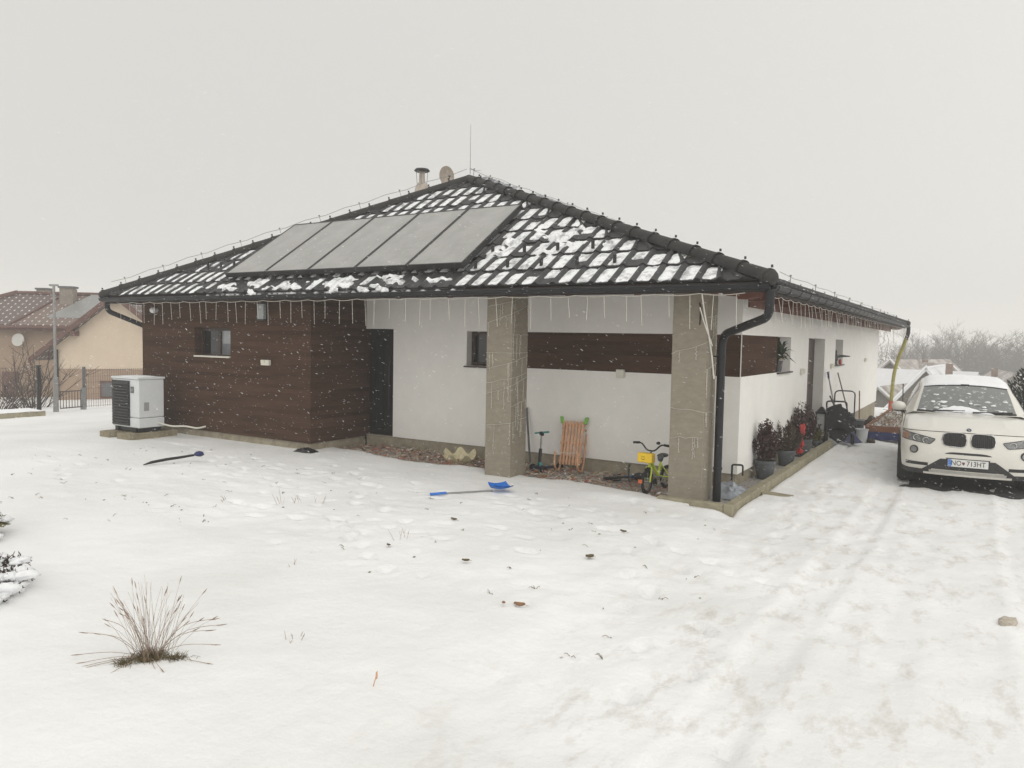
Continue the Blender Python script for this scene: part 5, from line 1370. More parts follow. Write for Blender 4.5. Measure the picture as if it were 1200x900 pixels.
def juniper(name, label, loc, seed, arms, M_leaf, cat="shrub"):
    rnd = random.Random(seed); t = thing(name, label, cat, loc); br = MB(); lf = MB(); sn = MB()
    for (a, L, zt, dens) in arms:
        d = vr * math.cos(a) + vd * math.sin(a); P = smoothp([d * -.15 + Vector((0, 0, .02)), d * L * .4 + Vector((0, 0, zt * .8)), d * L * .75 + Vector((0, 0, zt)), d * L + Vector((0, 0, zt * .8))], 5)
        br.tube(P, [.014 * (1 - .75 * i / len(P)) for i in range(len(P))], 5)
        for i in range(int(dens * L * 60)):
            s = rnd.uniform(.15, 1); k = min(len(P) - 2, int(s * (len(P) - 1))); p = P[k].lerp(P[k + 1], rnd.random())
            w = Vector((rnd.gauss(0, 1), rnd.gauss(0, 1), rnd.gauss(.2, .7))).normalized(); l = rnd.uniform(.03, .075)
            q = p + w * l; lf.tube([p, p + w * l * .6, q], [.003, .0055, .0015], 4)
            for z in range(3):
                w2 = (w + Vector((rnd.gauss(0, .8), rnd.gauss(0, .8), rnd.gauss(0, .8)))).normalized(); p2 = p + w * l * rnd.uniform(.3, .9); lf.tube([p2, p2 + w2 * .02, p2 + w2 * .032], [.0025, .0035, .001], 3)
        for i in range(int(6.5 * L / .4)):
            s = rnd.uniform(.05, .93); p = P[min(len(P) - 1, int(s * len(P)))]
            sn.blob(p + Vector((rnd.gauss(0, .03), rnd.gauss(0, .03), .012)), (rnd.uniform(.05, .10), rnd.uniform(.05, .10), rnd.uniform(.02, .035)), i + a, .6, 12, 7)
    br.build("branches", M_bark, t); lf.build("foliage", M_leaf, t); sn.build("snow_load", M_snow_small, t, smooth=180)
    return t
jx, jy = -3.31, -8.92
arms = [(-.05, .84, .03, 2.2), (.08, .86, .06, 2.2), (.2, .85, .02, 2.5), (.32, .90, .07, 2.2), (.45, .88, .03, 2.2), (.6, .95, .08, 2), (.78, .95, .05, 2), (1.0, 1.0, .10, 2), (1.25, .98, .08, 2), (-.3, .7, .02, 2), (2.2, .6, .1, 2), (3.2, .6, .1, 2), (4.2, .5, .05, 2), (5.2, .6, .03, 2)]
juniper("creeping_juniper", "low creeping shrub with snow laden dark twigs at the left edge", (jx, jy, hg(jx, jy)), 4, arms, mat("brown_juniper", (.045, .03, .024), .9, .4, 12))
jx, jy = -5.02, -7.74
arms = [(a_, .42, z_, 7) for a_, z_ in ((-.35, .16), (-.1, .22), (.1, .28), (.35, .26), (.6, .22), (1.2, .3), (2.2, .25), (3.2, .25), (4.2, .2), (5.2, .2), (0, .40), (1.5, .4), (3, .42))]
juniper("dwarf_conifer", "olive green dwarf conifer just reaching in above the creeping shrub", (jx, jy, hg(jx, jy) - .10), 6, arms, M_olive)

def weed(loc, n, hgt, seed, label):
    rnd = random.Random(seed); m = MB()
    for i in range(n):
        a = rnd.uniform(0, 6.3); b0 = Vector((rnd.gauss(0, .05), rnd.gauss(0, .05), -.02)); L = hgt * rnd.uniform(.6, 1.1)
        d = Vector((math.cos(a) * .5, math.sin(a) * .5, 1)).normalized(); p1 = b0 + d * L
        m.tube([b0, b0 + d * L * .6, p1], [.0022, .0018, .001], 3)
        if rnd.random() < .7: m.tube([b0 + d * L * .5, b0 + d * L * .5 + Vector((rnd.gauss(0, .4), rnd.gauss(0, .4), .5)) * L * .5], .0014, 3)
    o = m.build("dead_weed", M_straw); o.location = (loc[0], loc[1], hg(*loc)); tag(o, label, "weed", "dead weed stalks poking out of the snow")
weed((-.686, -7.606), 5, .07, 1, "faint forked weed stalk in the smooth snow right of the tussock")
weed((-3.98, -4.80), 4, .20, 2, "tallest of the weed stalks left of the blue shovel")
weed((-3.95, -4.60), 5, .14, 3, "small weed stalks just right of the tallest stalk")
weed((-3.72, -4.47), 3, .16, 4, "single weed stalk nearest the blue shovel handle")
weed((-1.86, -5.17), 4, .14, 5, "twiggy weed in the trodden snow below the blue shovel")
weed((-4.6, -5.1), 5, .10, 6, "low weed tuft in the trodden snow far left of the shovel")
weed((-2.0, -6.5), 3, .08, 7, "short weed stub in the snow above the tussock")
m = MB(); rnd2 = random.Random(41)
for i in range(300):
    x = rnd2.uniform(-9.5, 1.2); y = rnd2.uniform(-6.8, -2.2)
    if rnd2.random() > .25 + .75 * sstep(-.1, .3, n3(x * .8, y * 1.1, 21)): continue
    z = hg(x, y); a = rnd2.uniform(0, 6.3)
    if rnd2.random() < .55:
        for k in range(rnd2.randint(1, 4)):
            b_ = a + rnd2.gauss(0, .7); l = rnd2.uniform(.02, .06); m.tube([(x, y, z - .004), (x + math.cos(b_) * l * .6, y + math.sin(b_) * l * .6, z + l * .35), (x + math.cos(b_) * l, y + math.sin(b_) * l, z + l * .25)], .0022, 3)
    else:
        l = rnd2.uniform(.008, .02); u = Vector((math.cos(a), math.sin(a), .1)) * l; v = Vector((-math.sin(a), math.cos(a), .4)) * l * .5; c = Vector((x, y, z + .006)); m.add([c - u, c + v, c + u, c - v], [(0, 1, 2, 3)])
tag(m.build("grass_tips", M_thatch), "tips of lawn grass and crumbs showing through the snow", kind="stuff")
def leaf(loc, r, seed, label, up_=.02, name="fallen_leaf", mt=None):
    m = MB(); rows = []
    for i in range(7):
        s = -1 + i / 3; rows.append([(s * r, w * r * .55 * math.sqrt(max(0.02, 1 - s * s)), up_ + .25 * r * w * w + .2 * r * s * s + .1 * r * n3(s * 2, w * 2, seed)) for w in (-1, -.5, 0, .5, 1)])
    m.grid(rows); m.grid([[Vector(p) + Vector((0, 0, .002)) for p in r_] for r_ in rows], True)
    m.tube([(r * .9, 0, up_ + .15 * r), (r * 1.7, .1 * r, up_)], .0015, 3)
    o = m.build(name, mt or M_leafdead, smooth=60); o.location = (loc[0], loc[1], hg(*loc)); o.rotation_euler = (.2, .1, seed); tag(o, label, "leaf", "single dead leaves on the snow")
leaf((.09, -6.17), .042, .6, "curled brown leaf, the biggest one on the open snow")
leaf((.02, -6.28), .024, 2.0, "small grey leaf touching the big curled brown leaf")
leaf((-.03, -4.76), .05, 1.2, "dark tuft like leaf in the snow below the right column", .015, mt=M_thatch)
leaf((-1.9, -4.25), .035, .3, "flat brown leaf below the blue shovel scoop", .01, mt=M_thatch)
leaf((-.85, -5.52), .035, .9, "dark leaf half way between the shovel and the curled brown leaf", .02, mt=M_thatch)
leaf((-1.74, -5.5), .035, 2.5, "dark leaf in the trodden snow left of centre", .015, mt=M_thatch)
leaf((-.2, -3.6), .035, .2, "small dark leaf in front of the children's bicycle", .012, mt=M_thatch)
m = MB(); m.tube([(0, 0, -.01), (.012, .01, .05), (.02, .015, .085)], [.003, .0035, .002], 4); m.blob((.016, .012, .06), (.006, .006, .022), 1, .3, 6, 4)
o = m.build("twig", M_sled); o.location = (.183, -7.83, hg(.183, -7.83)); tag(o, "tiny reddish twig standing upright in the smooth foreground snow", "twig")
m = MB(); m.blob((0, 0, 0), (.06, .10, .03), 3, .8, 14, 8); o = m.build("frozen_clod", mat("dirty_ice", (.48, .43, .36), .8, .4, 20, .5, 60), smooth=60); o.location = (3.12, -4.31, hg(3.12, -4.31) - .002); tag(o, "dirty brown frozen clod at the right edge of the driveway", "clod")

# ------------------------------------------------------------------ left background: fence, pole, low wall, neighbour
LX = Vector((.851, .525, 0)); LY = Vector((-.525, .851, 0))
def fence(a, b, hgt, label, posts, name="mesh_fence"):
    a = Vector(a); b = Vector(b); t = thing(name, label, "fence", a); d = b - a; L = d.length; m = MB()
    n = int(L / .075)
    for i in range(n + 1):
        p = d * (i / n); m.tube([p + Vector((0, 0, .06)), p + Vector((0, 0, hgt))], .007, 3, cap=False)
    for k in range(7):
        z = .1 + (hgt - .14) * k / 6; m.tube([Vector((0, 0, z)), d + Vector((0, 0, z))], .004 if k % 3 else .006, 3)
    m.build("wire_mesh", mat("brown_wire", (.11, .08, .068), .6, .1), t)
    for s in posts:
        p = d * s; MB().box(p.x - .035, p.x + .035, p.y - .035, p.y + .035, -.4, hgt + .08).build("post", M_grey, t)
    return t
zf = -.56
fence((-19.6, -4.2, zf), (-20.05, .35, zf), 1.40, "dark wire mesh fence left of the gate post", (0, .33, .66))
t = fence((-20.62, 2.0, zf), (-20.9, 8.5, zf), 1.25, "brown wire mesh fence between the gate and the house corner", (0, .4, .8, 1))
t = thing("gate_post", "thick black gate post standing at the end of the left fence", "post", (-20.05, .40, zf)); MB().box(-.045, .045, -.045, .045, -.4, 1.40).build("post_body", M_black, t); MB().box(-.055, .055, -.055, .055, 1.401, 1.43).build("post_cap", M_black, t); MB().box(-.04, .04, -.060, -.046, .8, .9).build("bell_box", M_grey, t)
t = thing("garden_gate", "low grey barred gate between the two fences", "gate", (-20.45, 1.20, zf))
d = Vector((-.13, .75, 0)); m = MB()
for i in range(9): p = d * (i / 8); m.tube([p + Vector((0, 0, .08)), p + Vector((0, 0, .62))], .012, 4)
for z in (.1, .6): m.tube([Vector((0, 0, z)), d + Vector((0, 0, z))], .018, 5)
m.build("bars", mat("brown_bars", (.07, .05, .045), .6, .1), t)
m = MB(); m.box(d.x - .06, d.x + .06, d.y - .06, d.y + .06, -.3, .68); m.build("side_post", M_steel, t)
t = thing("lamp_pole", "slim grey metal pole with a small crosspiece rising above the fence", "pole", (-20.35, 1.02, zf))
m = MB(); m.tube([(0, 0, -.3), (0, 0, 3.75)], [.045, .035], 10); m.build("shaft", M_galv, t)
m = MB(); m.tube([(0, 0, -.3), (0, 0, 1.05)], .075, 10); m.build("base_sleeve", M_galv, t)
m = MB(); m.tube([-LX * .13 + Vector((0, 0, 3.76)), LX * .13 + Vector((0, 0, 3.76))], .03, 6); m.build("crosspiece", M_galv, t)
t = thing("garden_wall", "low concrete wall topped with snow at the left edge", "wall", (-19.25, -2.4, -.56))
m = MB(); Mw = MZ((0, 0, 0), math.atan2(2.45, .15)); m.box(-2.2, 2.45, -.15, .15, -.3, .22, Mw); m.build("wall_body", M_kerb, t, bevel=.02)
m = MB(); m.grid([[Mw @ Vector((-2.2 + 4.64 * i / 40, -.16 + .32 * j / 6, .215 + (.09 * math.sin(math.pi * j / 6) ** .5 + .02 * n3(i * .4, j * .3)) * min(1, (40 - i) / 3))) for j in range(7)] for i in range(41)], True); m.build("snow_cap", M_snow_small, t, smooth=60)

def tree_mesh(seed, H, spread, levels, r0, nb=4, twigl=1.0):
    rnd = random.Random(seed); tr = MB(); cr = MB()
    def grow(p, d, L, r, lv, m):
        n = 4; P = [p]; q = p.copy(); dd = d.copy(); r = max(r, .018)
        for i in range(n):
            dd = (dd + Vector((rnd.gauss(0, .10), rnd.gauss(0, .10), .05))).normalized(); q = q + dd * L / n; P.append(q.copy())
        m.tube(P, [r * (1 - .45 * i / n) for i in range(n + 1)], 6 if lv == levels else (4 if lv > 1 else 3), cap=False)
        if lv == 0: return
        for k in range(nb + (2 if lv == levels else 0)):
            s = rnd.uniform(.3, 1.0) if lv < levels else rnd.uniform(.28, 1.0)
            i = min(n - 1, int(s * n)); pp = P[i].lerp(P[i + 1], s * n - i)
            a = rnd.uniform(0, 6.3); el = rnd.uniform(.35, .95) * spread; u = dd.orthogonal().normalized(); w = dd.cross(u)
            nd = (dd * math.cos(el) + (u * math.cos(a) + w * math.sin(a)) * math.sin(el)).normalized()
            grow(pp, nd, L * rnd.uniform(.42, .68) * twigl, r * .48 * (1 - .3 * s), lv - 1, cr)
    grow(Vector((0, 0, -.5)), Vector((0, 0, 1)), H * .72, r0, levels, tr)
    return tr, cr
def tree(name, label, loc, seed, H, r0, group, spread=1.0, levels=4, mt=None, nb=5):
    t = thing(name, label, "tree", loc, 0, group); a, b_ = tree_mesh(seed, H, spread, levels, r0, nb); a.build("trunk", M_bark, t, smooth=60); b_.build("crown", mt or M_twig, t); return t

# neighbour's house, gable towards the camera
def loc_l(x, y, z): return Vector((x, y, z))
M_nwall = mat("cream_render", (.60, .50, .39), .9, .05, 2, .1, 60)
M_nbase = mat("tan_render", (.34, .25, .185), .9, .08, 2, .1, 60)
M_nroof = mat("red_brown_board_trim", (.12, .06, .05), .7, .2, 5)
def tiled_far(name, c, snow, sx, sy):
    m = bpy.data.materials.new(name); m.use_nodes = True; nt = m.node_tree; N = nt.nodes; L = nt.links; b = N["Principled BSDF"]; b.inputs["Roughness"].default_value = .7
    tc = N.new("ShaderNodeTexCoord"); br = N.new("ShaderNodeTexBrick"); mp = N.new("ShaderNodeMapping"); mp.inputs["Scale"].default_value = (sx, sy, 1)
    L.new(tc.outputs["UV"], mp.inputs["Vector"]); L.new(mp.outputs[0], br.inputs["Vector"])
    br.offset = 0; br.inputs["Scale"].default_value = 1; br.inputs["Mortar Size"].default_value = .14; br.inputs["Brick Width"].default_value = .32; br.inputs["Row Height"].default_value = .40
    br.inputs["Color1"].default_value = (*snow, 1); br.inputs["Color2"].default_value = (*[q * .8 for q in snow], 1); br.inputs["Mortar"].default_value = (*c, 1)
    nz = N.new("ShaderNodeTexNoise"); nz.inputs["Scale"].default_value = 1.4; nz.inputs["Detail"].default_value = 5; L.new(tc.outputs["UV"], nz.inputs["Vector"])
    rp = N.new("ShaderNodeValToRGB"); rp.color_ramp.elements[0].position = .22; rp.color_ramp.elements[1].position = .45; L.new(nz.outputs[0], rp.inputs[0])
    mx = N.new("ShaderNodeMixRGB"); mx.inputs[1].default_value = (*c, 1); L.new(rp.outputs[0], mx.inputs[0]); L.new(br.outputs[0], mx.inputs[2]); L.new(mx.outputs[0], b.inputs["Base Color"])
    return m
M_ntile = tiled_far("red_brown_tiles_with_snow", (.125, .09, .082), (.80, .80, .80), 1, 1)
M_ntile2 = tiled_far("tiles_under_snow", (.17, .12, .10), (.72, .72, .73), 1, 1)
def slab(poly, th, name, mt, parent, uv=None):
    P = [Vector(p) for p in poly]; n = (P[1] - P[0]).cross(P[2] - P[0]).normalized()
    if n.z < 0: P.reverse(); n = -n
    m = MB(); m.prism([p - n * th for p in P], n * th); o = m.build(name, mt, parent)
    me = o.data; lay = me.uv_layers.new(name="UVMap"); hx_ = Vector((0, 0, 1)).cross(n); hx_ = hx_.normalized() if hx_.length > 1e-4 else Vector((1, 0, 0)); vy_ = n.cross(hx_)
    for lp in me.loops: co = me.vertices[lp.vertex_index].co; lay.data[lp.index].uv = (co.dot(hx_), co.dot(vy_))
    return o
NZ = -1.75
nb = thing("neighbour_house", "cream and tan neighbour house with snowy red brown roof beyond the fence", "house", (-26.27, 6.47, NZ), math.atan2(.525, .851) + R(7))
ez, az, hw = 1.02 - NZ, 3.39 - NZ, 2.80     # eave, apex, half width of the gable wing
m = MB(); m.mi = 0; sp_ = .36 - NZ
m.poly([(-hw + .45, 0, sp_), (hw - .45, 0, sp_), (hw - .45, 0, ez + .35), (0, 0, az - .12), (-hw + .45, 0, ez + .35)])
m.box(-hw + .45, hw - .45, .01, 6, sp_, ez + .2); m.mi = 1; m.box(-hw + .42, hw - .42, -.03, 6, -1.2, sp_ - .003)
m.build("wing_wall", [M_nwall, M_nbase], nb)
for s in (-1, 1): slab([(0, -.45, az), (s * (hw + .35), -.45, ez - .24), (s * (hw + .35), 6, ez - .24), (0, 6, az)], .14, "roof", M_ntile, nb)
for s in (-1, 1):
    m = MB(); m.prism([(0, -.47, az + .02), (s * (hw + .36), -.47, ez - .23), (s * (hw + .36), -.47, ez - .44), (0, -.47, az - .22)], (0, .04, 0)); m.build("bargeboard", M_nroof, nb)
    m = MB(); m.box(s * 1.55 - .08, s * 1.55 + .08, -.45, 0, az - 1.72, az - 1.52); m.build("purlin_end", M_nroof, nb)
def nwin(x0, x1, z0, z1, y, parent, white=False):
    f = MB().box(x0, x1, y - .05, y - .032, z0, z1).build("window", M_nroof if not white else M_frame, parent); MB().box(x0 + .08, x1 - .08, y - .056, y - .051, z0 + .08, z1 - .08).build("pane", mat("grey_pane", (.12, .13, .14), .15, .2, 3), f)
nwin(-.72, -.0, .95, 1.65, 0, nb); nwin(1.35, 1.85, 1.35, 1.8, 0, nb); nwin(2.05, 2.6, 1.35, 1.8, 0, nb); nwin(2.1, 2.6, 3.1, 3.75, 0, nb, True)
m = MB(); m.tube([(-hw + .52, -.08, -1), (-hw + .52, -.08, ez + .1)], .05, 8); m.build("downpipe", M_gutter, nb)
# main body
bz, rz_ = 2.10 - NZ, 3.62 - NZ; bx0, bx1, by0, by1 = -10.6, 7.5, 4.6, 11.4; ym = (by0 + by1) / 2
m = MB(); m.box(bx0 + .5, bx1 - .5, by0 + .55, by1 - .5, -1.2, bz + .1); m.build("main_wall", mat("grey_tan_render", (.30, .22, .16), .9, .06, 2), nb)
hipx = -7.7
slab([(bx0, by0, bz), (-6.3, by0, bz), (-5.5, ym, rz_), (hipx, ym, rz_)], .12, "roof", M_ntile, nb)
slab([(bx0, by1, bz), (bx0, by0, bz), (hipx, ym, rz_)], .12, "roof", M_ntile, nb); slab([(bx0, by1, bz), (bx1, by1, bz), (bx1, ym, rz_), (hipx, ym, rz_)], .12, "roof", M_ntile, nb)
slab([(-6.3, by0, bz), (bx1, by0, bz), (bx1, ym, rz_), (-5.5, ym, rz_)], .12, "roof", M_ntile2, nb)
slab([(-5.2, by0 + .75, bz + .36), (5.5, by0 + .75, bz + .36), (5.5, ym - .1, rz_ + .04), (-4.2, ym - .1, rz_ + .04)], .05, "solar_field", mat("grey_snowy_panels", (.24, .24, .235), .4, .06, 2), nb)
m = MB(); m.tube([(bx0, by0, bz + .03), (hipx, ym, rz_ + .05)], .13, 7); m.tube([(hipx, ym, rz_ + .05), (bx1, ym, rz_ + .05)], .10, 7); m.tube([(bx0, by1, bz + .03), (hipx, ym, rz_ + .05)], .13, 7); m.tube([(-6.3, by0, bz + .03), (-5.5, ym, rz_ + .03)], .06, 6); m.build("ridge_tiles", M_nroof, nb)
m = MB(); m.tube([(bx0, by0 - .05, bz - .1), (bx1, by0 - .05, bz - .1)], .07, 7); m.box(bx0 + .05, bx1 - .05, by0 + .05, by0 + .12, bz - .28, bz - .06); m.build("eave_gutter", M_nroof, nb)
def chimney(x, y, w, z0, z1, c):
    m = MB(); m.box(x - w, x + w, y - w * .8, y + w * .8, z0, z1); ch = m.build("chimney", mat("chimney_render", c, .9, .2, 5), nb); MB().box(x - w - .05, x + w + .05, y - w * .8 - .05, y + w * .8 + .05, z1 + .003, z1 + .09).build("chimney_cap", M_grey, ch)
chimney(-7.0, ym + 1.2, .28, rz_ - 1, rz_ + .28, (.30, .26, .22)); chimney(-4.95, ym - .9, .30, bz + .4, rz_ + .28, (.24, .21, .18))
nwin(-9.7, -7.4, 1.2, 3.0, by0 + .55, nb, True); nwin(-9.5, -8.1, .2, 1.0, by0 + .55, nb, True)
m = MB(); m.box(-7.0, -6.3, by0 + .50, by0 + .54, -.4, 1.7); m.build("door", M_nroof, nb)
m = MB(); Md = MZ((-6.1, by0 + .25, 3.15), R(-10), R(80)); m.lathe([(0, 0), (.15, .015), (.29, .07), (.29, .085), (.15, .03), (0, .015)], 24, Md, cap=False); m.build("satellite_dish", mat("pale_dish", (.52, .51, .48), .6, .05, 4), nb, smooth=60)
def bush(loc, seed, label, hgt):
    rnd = random.Random(seed); t = thing("bare_bush", label, "bush", loc); m = MB()
    for k in range(26):
        a = rnd.uniform(0, 6.3); P = [Vector((0, 0, -.2))]; d = Vector((math.cos(a) * .6, math.sin(a) * .6, 1)).normalized(); L = hgt * rnd.uniform(.6, 1.05)
        for i in range(5): d = (d + Vector((rnd.gauss(0, .22), rnd.gauss(0, .22), .05))).normalized(); P.append(P[-1] + d * L / 5)
        m.tube(P, [.022, .018, .014, .011, .008, .005], 4)
        for q in range(7):
            i = rnd.randint(1, 4); dd = (d + Vector((rnd.gauss(0, .9), rnd.gauss(0, .9), .2))).normalized(); m.tube([P[i], P[i] + dd * .25, P[i] + dd * .48 + Vector((0, 0, .06))], [.009, .006, .004], 3)
    m.build("branches", M_twig, t)
    return t
bush((-23.6, 1.9, -1.0), 3, "tall bare reddish bush before the neighbour's dark windows", 2.9); bush((-22.9, .6, -.9), 8, "lower bare bush behind the left fence", 2.3)

# ------------------------------------------------------------------ right background: valley
def farhouse(label, loc, rz, hw, L, eave, apex, wallm, roofm, over=.4, chim=None, snowedge=True, group=None):
    t = thing("village_house", label, "house", loc, rz, group)
    m = MB(); m.poly([(-hw, 0, -4), (hw, 0, -4), (hw, 0, eave), (0, 0, apex - .1), (-hw, 0, eave)]); m.poly([(-hw, L, -4), (-hw, L, eave), (0, L, apex - .1), (hw, L, eave), (hw, L, -4)])
    m.quad((-hw, 0, -4), (-hw, 0, eave), (-hw, L, eave), (-hw, L, -4)); m.quad((hw, 0, -4), (hw, L, -4), (hw, L, eave), (hw, 0, eave)); m.build("wall", wallm, t)
    k = (apex - eave) / hw
    for s in (-1, 1):
        slab([(0, -over, apex), (s * (hw + over), -over, eave - over * k), (s * (hw + over), L + over, eave - over * k), (0, L + over, apex)], .14, "roof", roofm, t)
        if snowedge: m = MB(); m.prism([(0, -over - .02, apex + .07), (s * (hw + over), -over - .02, eave - over * k + .07), (s * (hw + over), -over - .02, eave - over * k - .04), (0, -over - .02, apex - .04)], (0, .10, 0)); m.build("snowy_verge", M_snow_small, t)
    if chim: m = MB(); m.box(chim[0] - .16, chim[0] + .16, chim[1] - .16, chim[1] + .16, eave, apex + chim[2] * .35); m.build("chimney", mat("brick_chimney", (.24, .18, .15), .9, .2, 4), t)
    for x in (-hw * .45, hw * .45): w_ = MB().box(x - .45, x + .45, -.05, -.01, -.6, .5).build("window", M_frame, t); MB().box(x - .38, x + .38, -.056, -.051, -.53, .43).build("pane", M_glass_dark, w_)
    return t
M_vgrey = mat("weathered_grey_gable", (.16, .145, .13), .9, .12, 3); M_vwhite = mat("village_white_wall", (.48, .46, .44), .9, .06, 2); M_vroofs = mat("snowed_roof", (.70, .70, .72), .7, .06, 1); M_vbrown = mat("brown_snowy_roof", (.17, .13, .11), .8, .3, 1.2, c2=(.6, .58, .56))
farhouse("grey steep gabled house with snowy verge directly behind the parked car", (.70, 33, -3.4), R(-4), 3.2, 8, .3, 4.25, M_vgrey, M_vroofs, .35, (.75, 2.5, .35))
farhouse("white gabled cottage with dark verge behind the car's right mirror", (4.7, 43.5, -4.6), R(6), 2.4, 7, 3.2, 5.0, M_vwhite, M_vbrown, .45, (-.6, 2.5, .5), False)
farhouse("house with wide snowy roof slope to the left of the white cottage", (2.6, 49, -5.0), R(80), 3.2, 6, 3.0, 5.2, M_vwhite, M_vroofs, .4, None, False)
farhouse("brown roofed house with snow streaks behind the grey gable", (.9, 55, -5.9), R(35), 3.6, 8, 3.4, 6.5, M_vwhite, M_vbrown, .5, (.2, 3, .6))
farhouse("large faded grey roofed house behind the yellow drain pipe", (-3.9, 50, -6.3), R(-14), 3.8, 9, 3.2, 6.3, M_vgrey, M_vbrown, .5)
farhouse("faded low house with snow covered roof far behind the drain pipe", (-5.6, 72, -9.0), R(20), 4, 9, 4.5, 7.8, M_vwhite, M_vroofs, .5)
farhouse("faded house with snowy roof among the bare trees", (4.2, 78, -9.5), R(-25), 4, 9, 5, 8.6, M_vgrey, M_vroofs, .5)
t = thing("apartment_block", "faint long flat roofed block in the haze above the trees", "building", (-9, 235, -9), R(4))
MB().box(-6, 6, 0, 9, -6, 10.6).build("wall", M_vwhite, t); MB().box(-6.3, 6.3, -.3, 9.3, 10.61, 11.1).build("roof", M_vroofs, t)
m = MB()
for i in range(6):
    for k in range(3): m.box(-5 + i * 1.9, -4 + i * 1.9, -.05, -.01, 2 + k * 2.9, 3.4 + k * 2.9)
m.build("window_rows", M_frame, t)

tg = "bare trees down in the valley"
farhouse("dark grey gabled house half hidden by the yellow drain pipe", (-2.7, 55, -5.4), R(-25), 3.4, 8, 3.2, 6.2, M_vgrey, M_vbrown, .5)
farhouse("narrow white gabled house left of the grey steep gable", (-.9, 63, -7.6), R(15), 2.8, 7, 4.4, 7.4, M_vwhite, M_vroofs, .4, (.5, 3, .6))
farhouse("wide brown roofed barn low in the haze above the raised bed", (-4.4, 66, -8.2), R(20), 3.4, 10, 3.6, 6.6, M_vgrey, M_vbrown, .5)
farhouse("low grey gabled shed right above the raised bed", (-2.3, 42, -5.2), R(-12), 2.6, 7, 2.2, 4.5, M_vgrey, M_vbrown, .4)
T1 = tree("bare_tree", "bare spreading tree standing alone between drain pipe and parked car", (-2.9, 80, -9.6), 1, 12.2, .46, tg)
T2 = tree("bare_tree", "tall bare tree, first of the big group above the car roof", (-.6, 92, -10.0), 2, 13.6, .50, tg, .85)
T3 = tree("bare_tree", "slender bare tree with upright limbs above the car roof", (1.5, 90, -10), 3, 13.2, .46, tg, .7)
lab = ["bare tree %s" % s for s in ("at the right end of the group above the car roof", "behind the left tree of the big group", "filling the middle of the big group", "at the left of the right hand group", "with a dense crown in the right hand group", "above the white cottage", "rising at the far right edge beyond the conifer", "low between the two groups", "faded into the haze behind the lone tree", "faded behind the roof of the brown house", "far back in the right hand group", "faintest, standing furthest back above the windscreen")]
spots = [(3.0, 95, 1.02, .5, T2), (-1.7, 101, .95, 1.9, T3), (.7, 104, 1.05, 2.7, T1), (5.6, 88, .88, 1.1, T3), (7.6, 92, .95, 3.9, T2), (9.3, 90, .92, .2, T3), (11.6, 93, 1.05, 5.1, T2), (4.6, 108, .85, 4.4, T1), (-5.4, 112, .95, 2.2, T2), (2.2, 118, .9, 3.3, T3), (10.4, 112, 1.05, 1.4, T1), (6.4, 125, 1.0, .9, T2)]
lab += ["in the dense left part of the big group", "in the dense right part of the big group", "squeezed between lone tree and big group", "leaning towards the lone tree", "nearest the white cottage roof", "crowding the right hand group", "tucked behind the conifer", "topmost behind the middle of the windscreen"]
spots += [(-2.3, 97, .98, 3.0, T3), (2.2, 99, 1.04, 5.6, T2), (-4.2, 92, .85, 4.9, T2), (-3.6, 104, .8, .7, T3), (6.9, 99, 1.0, 2.4, T3), (8.5, 98, 1.06, 4.2, T1), (10.6, 99, 1.0, 3.1, T3), (.0, 110, 1.1, 1.2, T2)]
lab = [l if l.startswith("bare") else "bare tree " + l for l in lab]
for (x, y, s, rz, src), lb in zip(spots, lab):
    c = copy_tree(src); x, y = 2.8 + (x - 2.8) * 1.42, y * 1.42 + 6; c.location = (x, y, h0(x, y) + .1); c.rotation_euler = (0, 0, rz); c.scale = (s * 1.25, s * 1.25, s * .84); c["label"] = lb
for q_, l_ in ((T1, (-4.9, 112)), (T2, (-2.0, 131)), (T3, (1.0, 129))): q_.scale = (1.15, 1.15, .84); q_.location = (l_[0], l_[1], h0(*l_))
c = copy_tree(T1); c.location = (-54, 12.5, h0(-54, 12.5)); c.rotation_euler = (0, 0, 0); c.scale = (.5, .5, .5); c["label"] = "blurred bare tree top above the neighbour's left roof"; c["group"] = "bare trees behind the neighbour"
# wooded slope in the haze
m = MB(); rnd = random.Random(31)
for i in range(420):
    y = rnd.uniform(175, 270); x = rnd.uniform(-75, 95); z = h0(x, y)
    H = rnd.uniform(6, 11); m.tube([(x, y, z), (x + rnd.gauss(0, .4), y, z + H * .6), (x + rnd.gauss(0, .8), y, z + H)], [.16, .10, .03], 3, cap=False)
    for k in range(9):
        s = rnd.uniform(.3, .95); a = rnd.uniform(0, 6.3); l = H * .28 * (1.1 - s); p = Vector((x, y, z + H * s)); m.tube([p, p + Vector((math.cos(a) * l, math.sin(a) * l * .6, l * .9))], [.06, .02], 3, cap=False)
tag(m.build("distant_wood", M_twig), "far bare wood on the slope fading into the haze", kind="stuff")

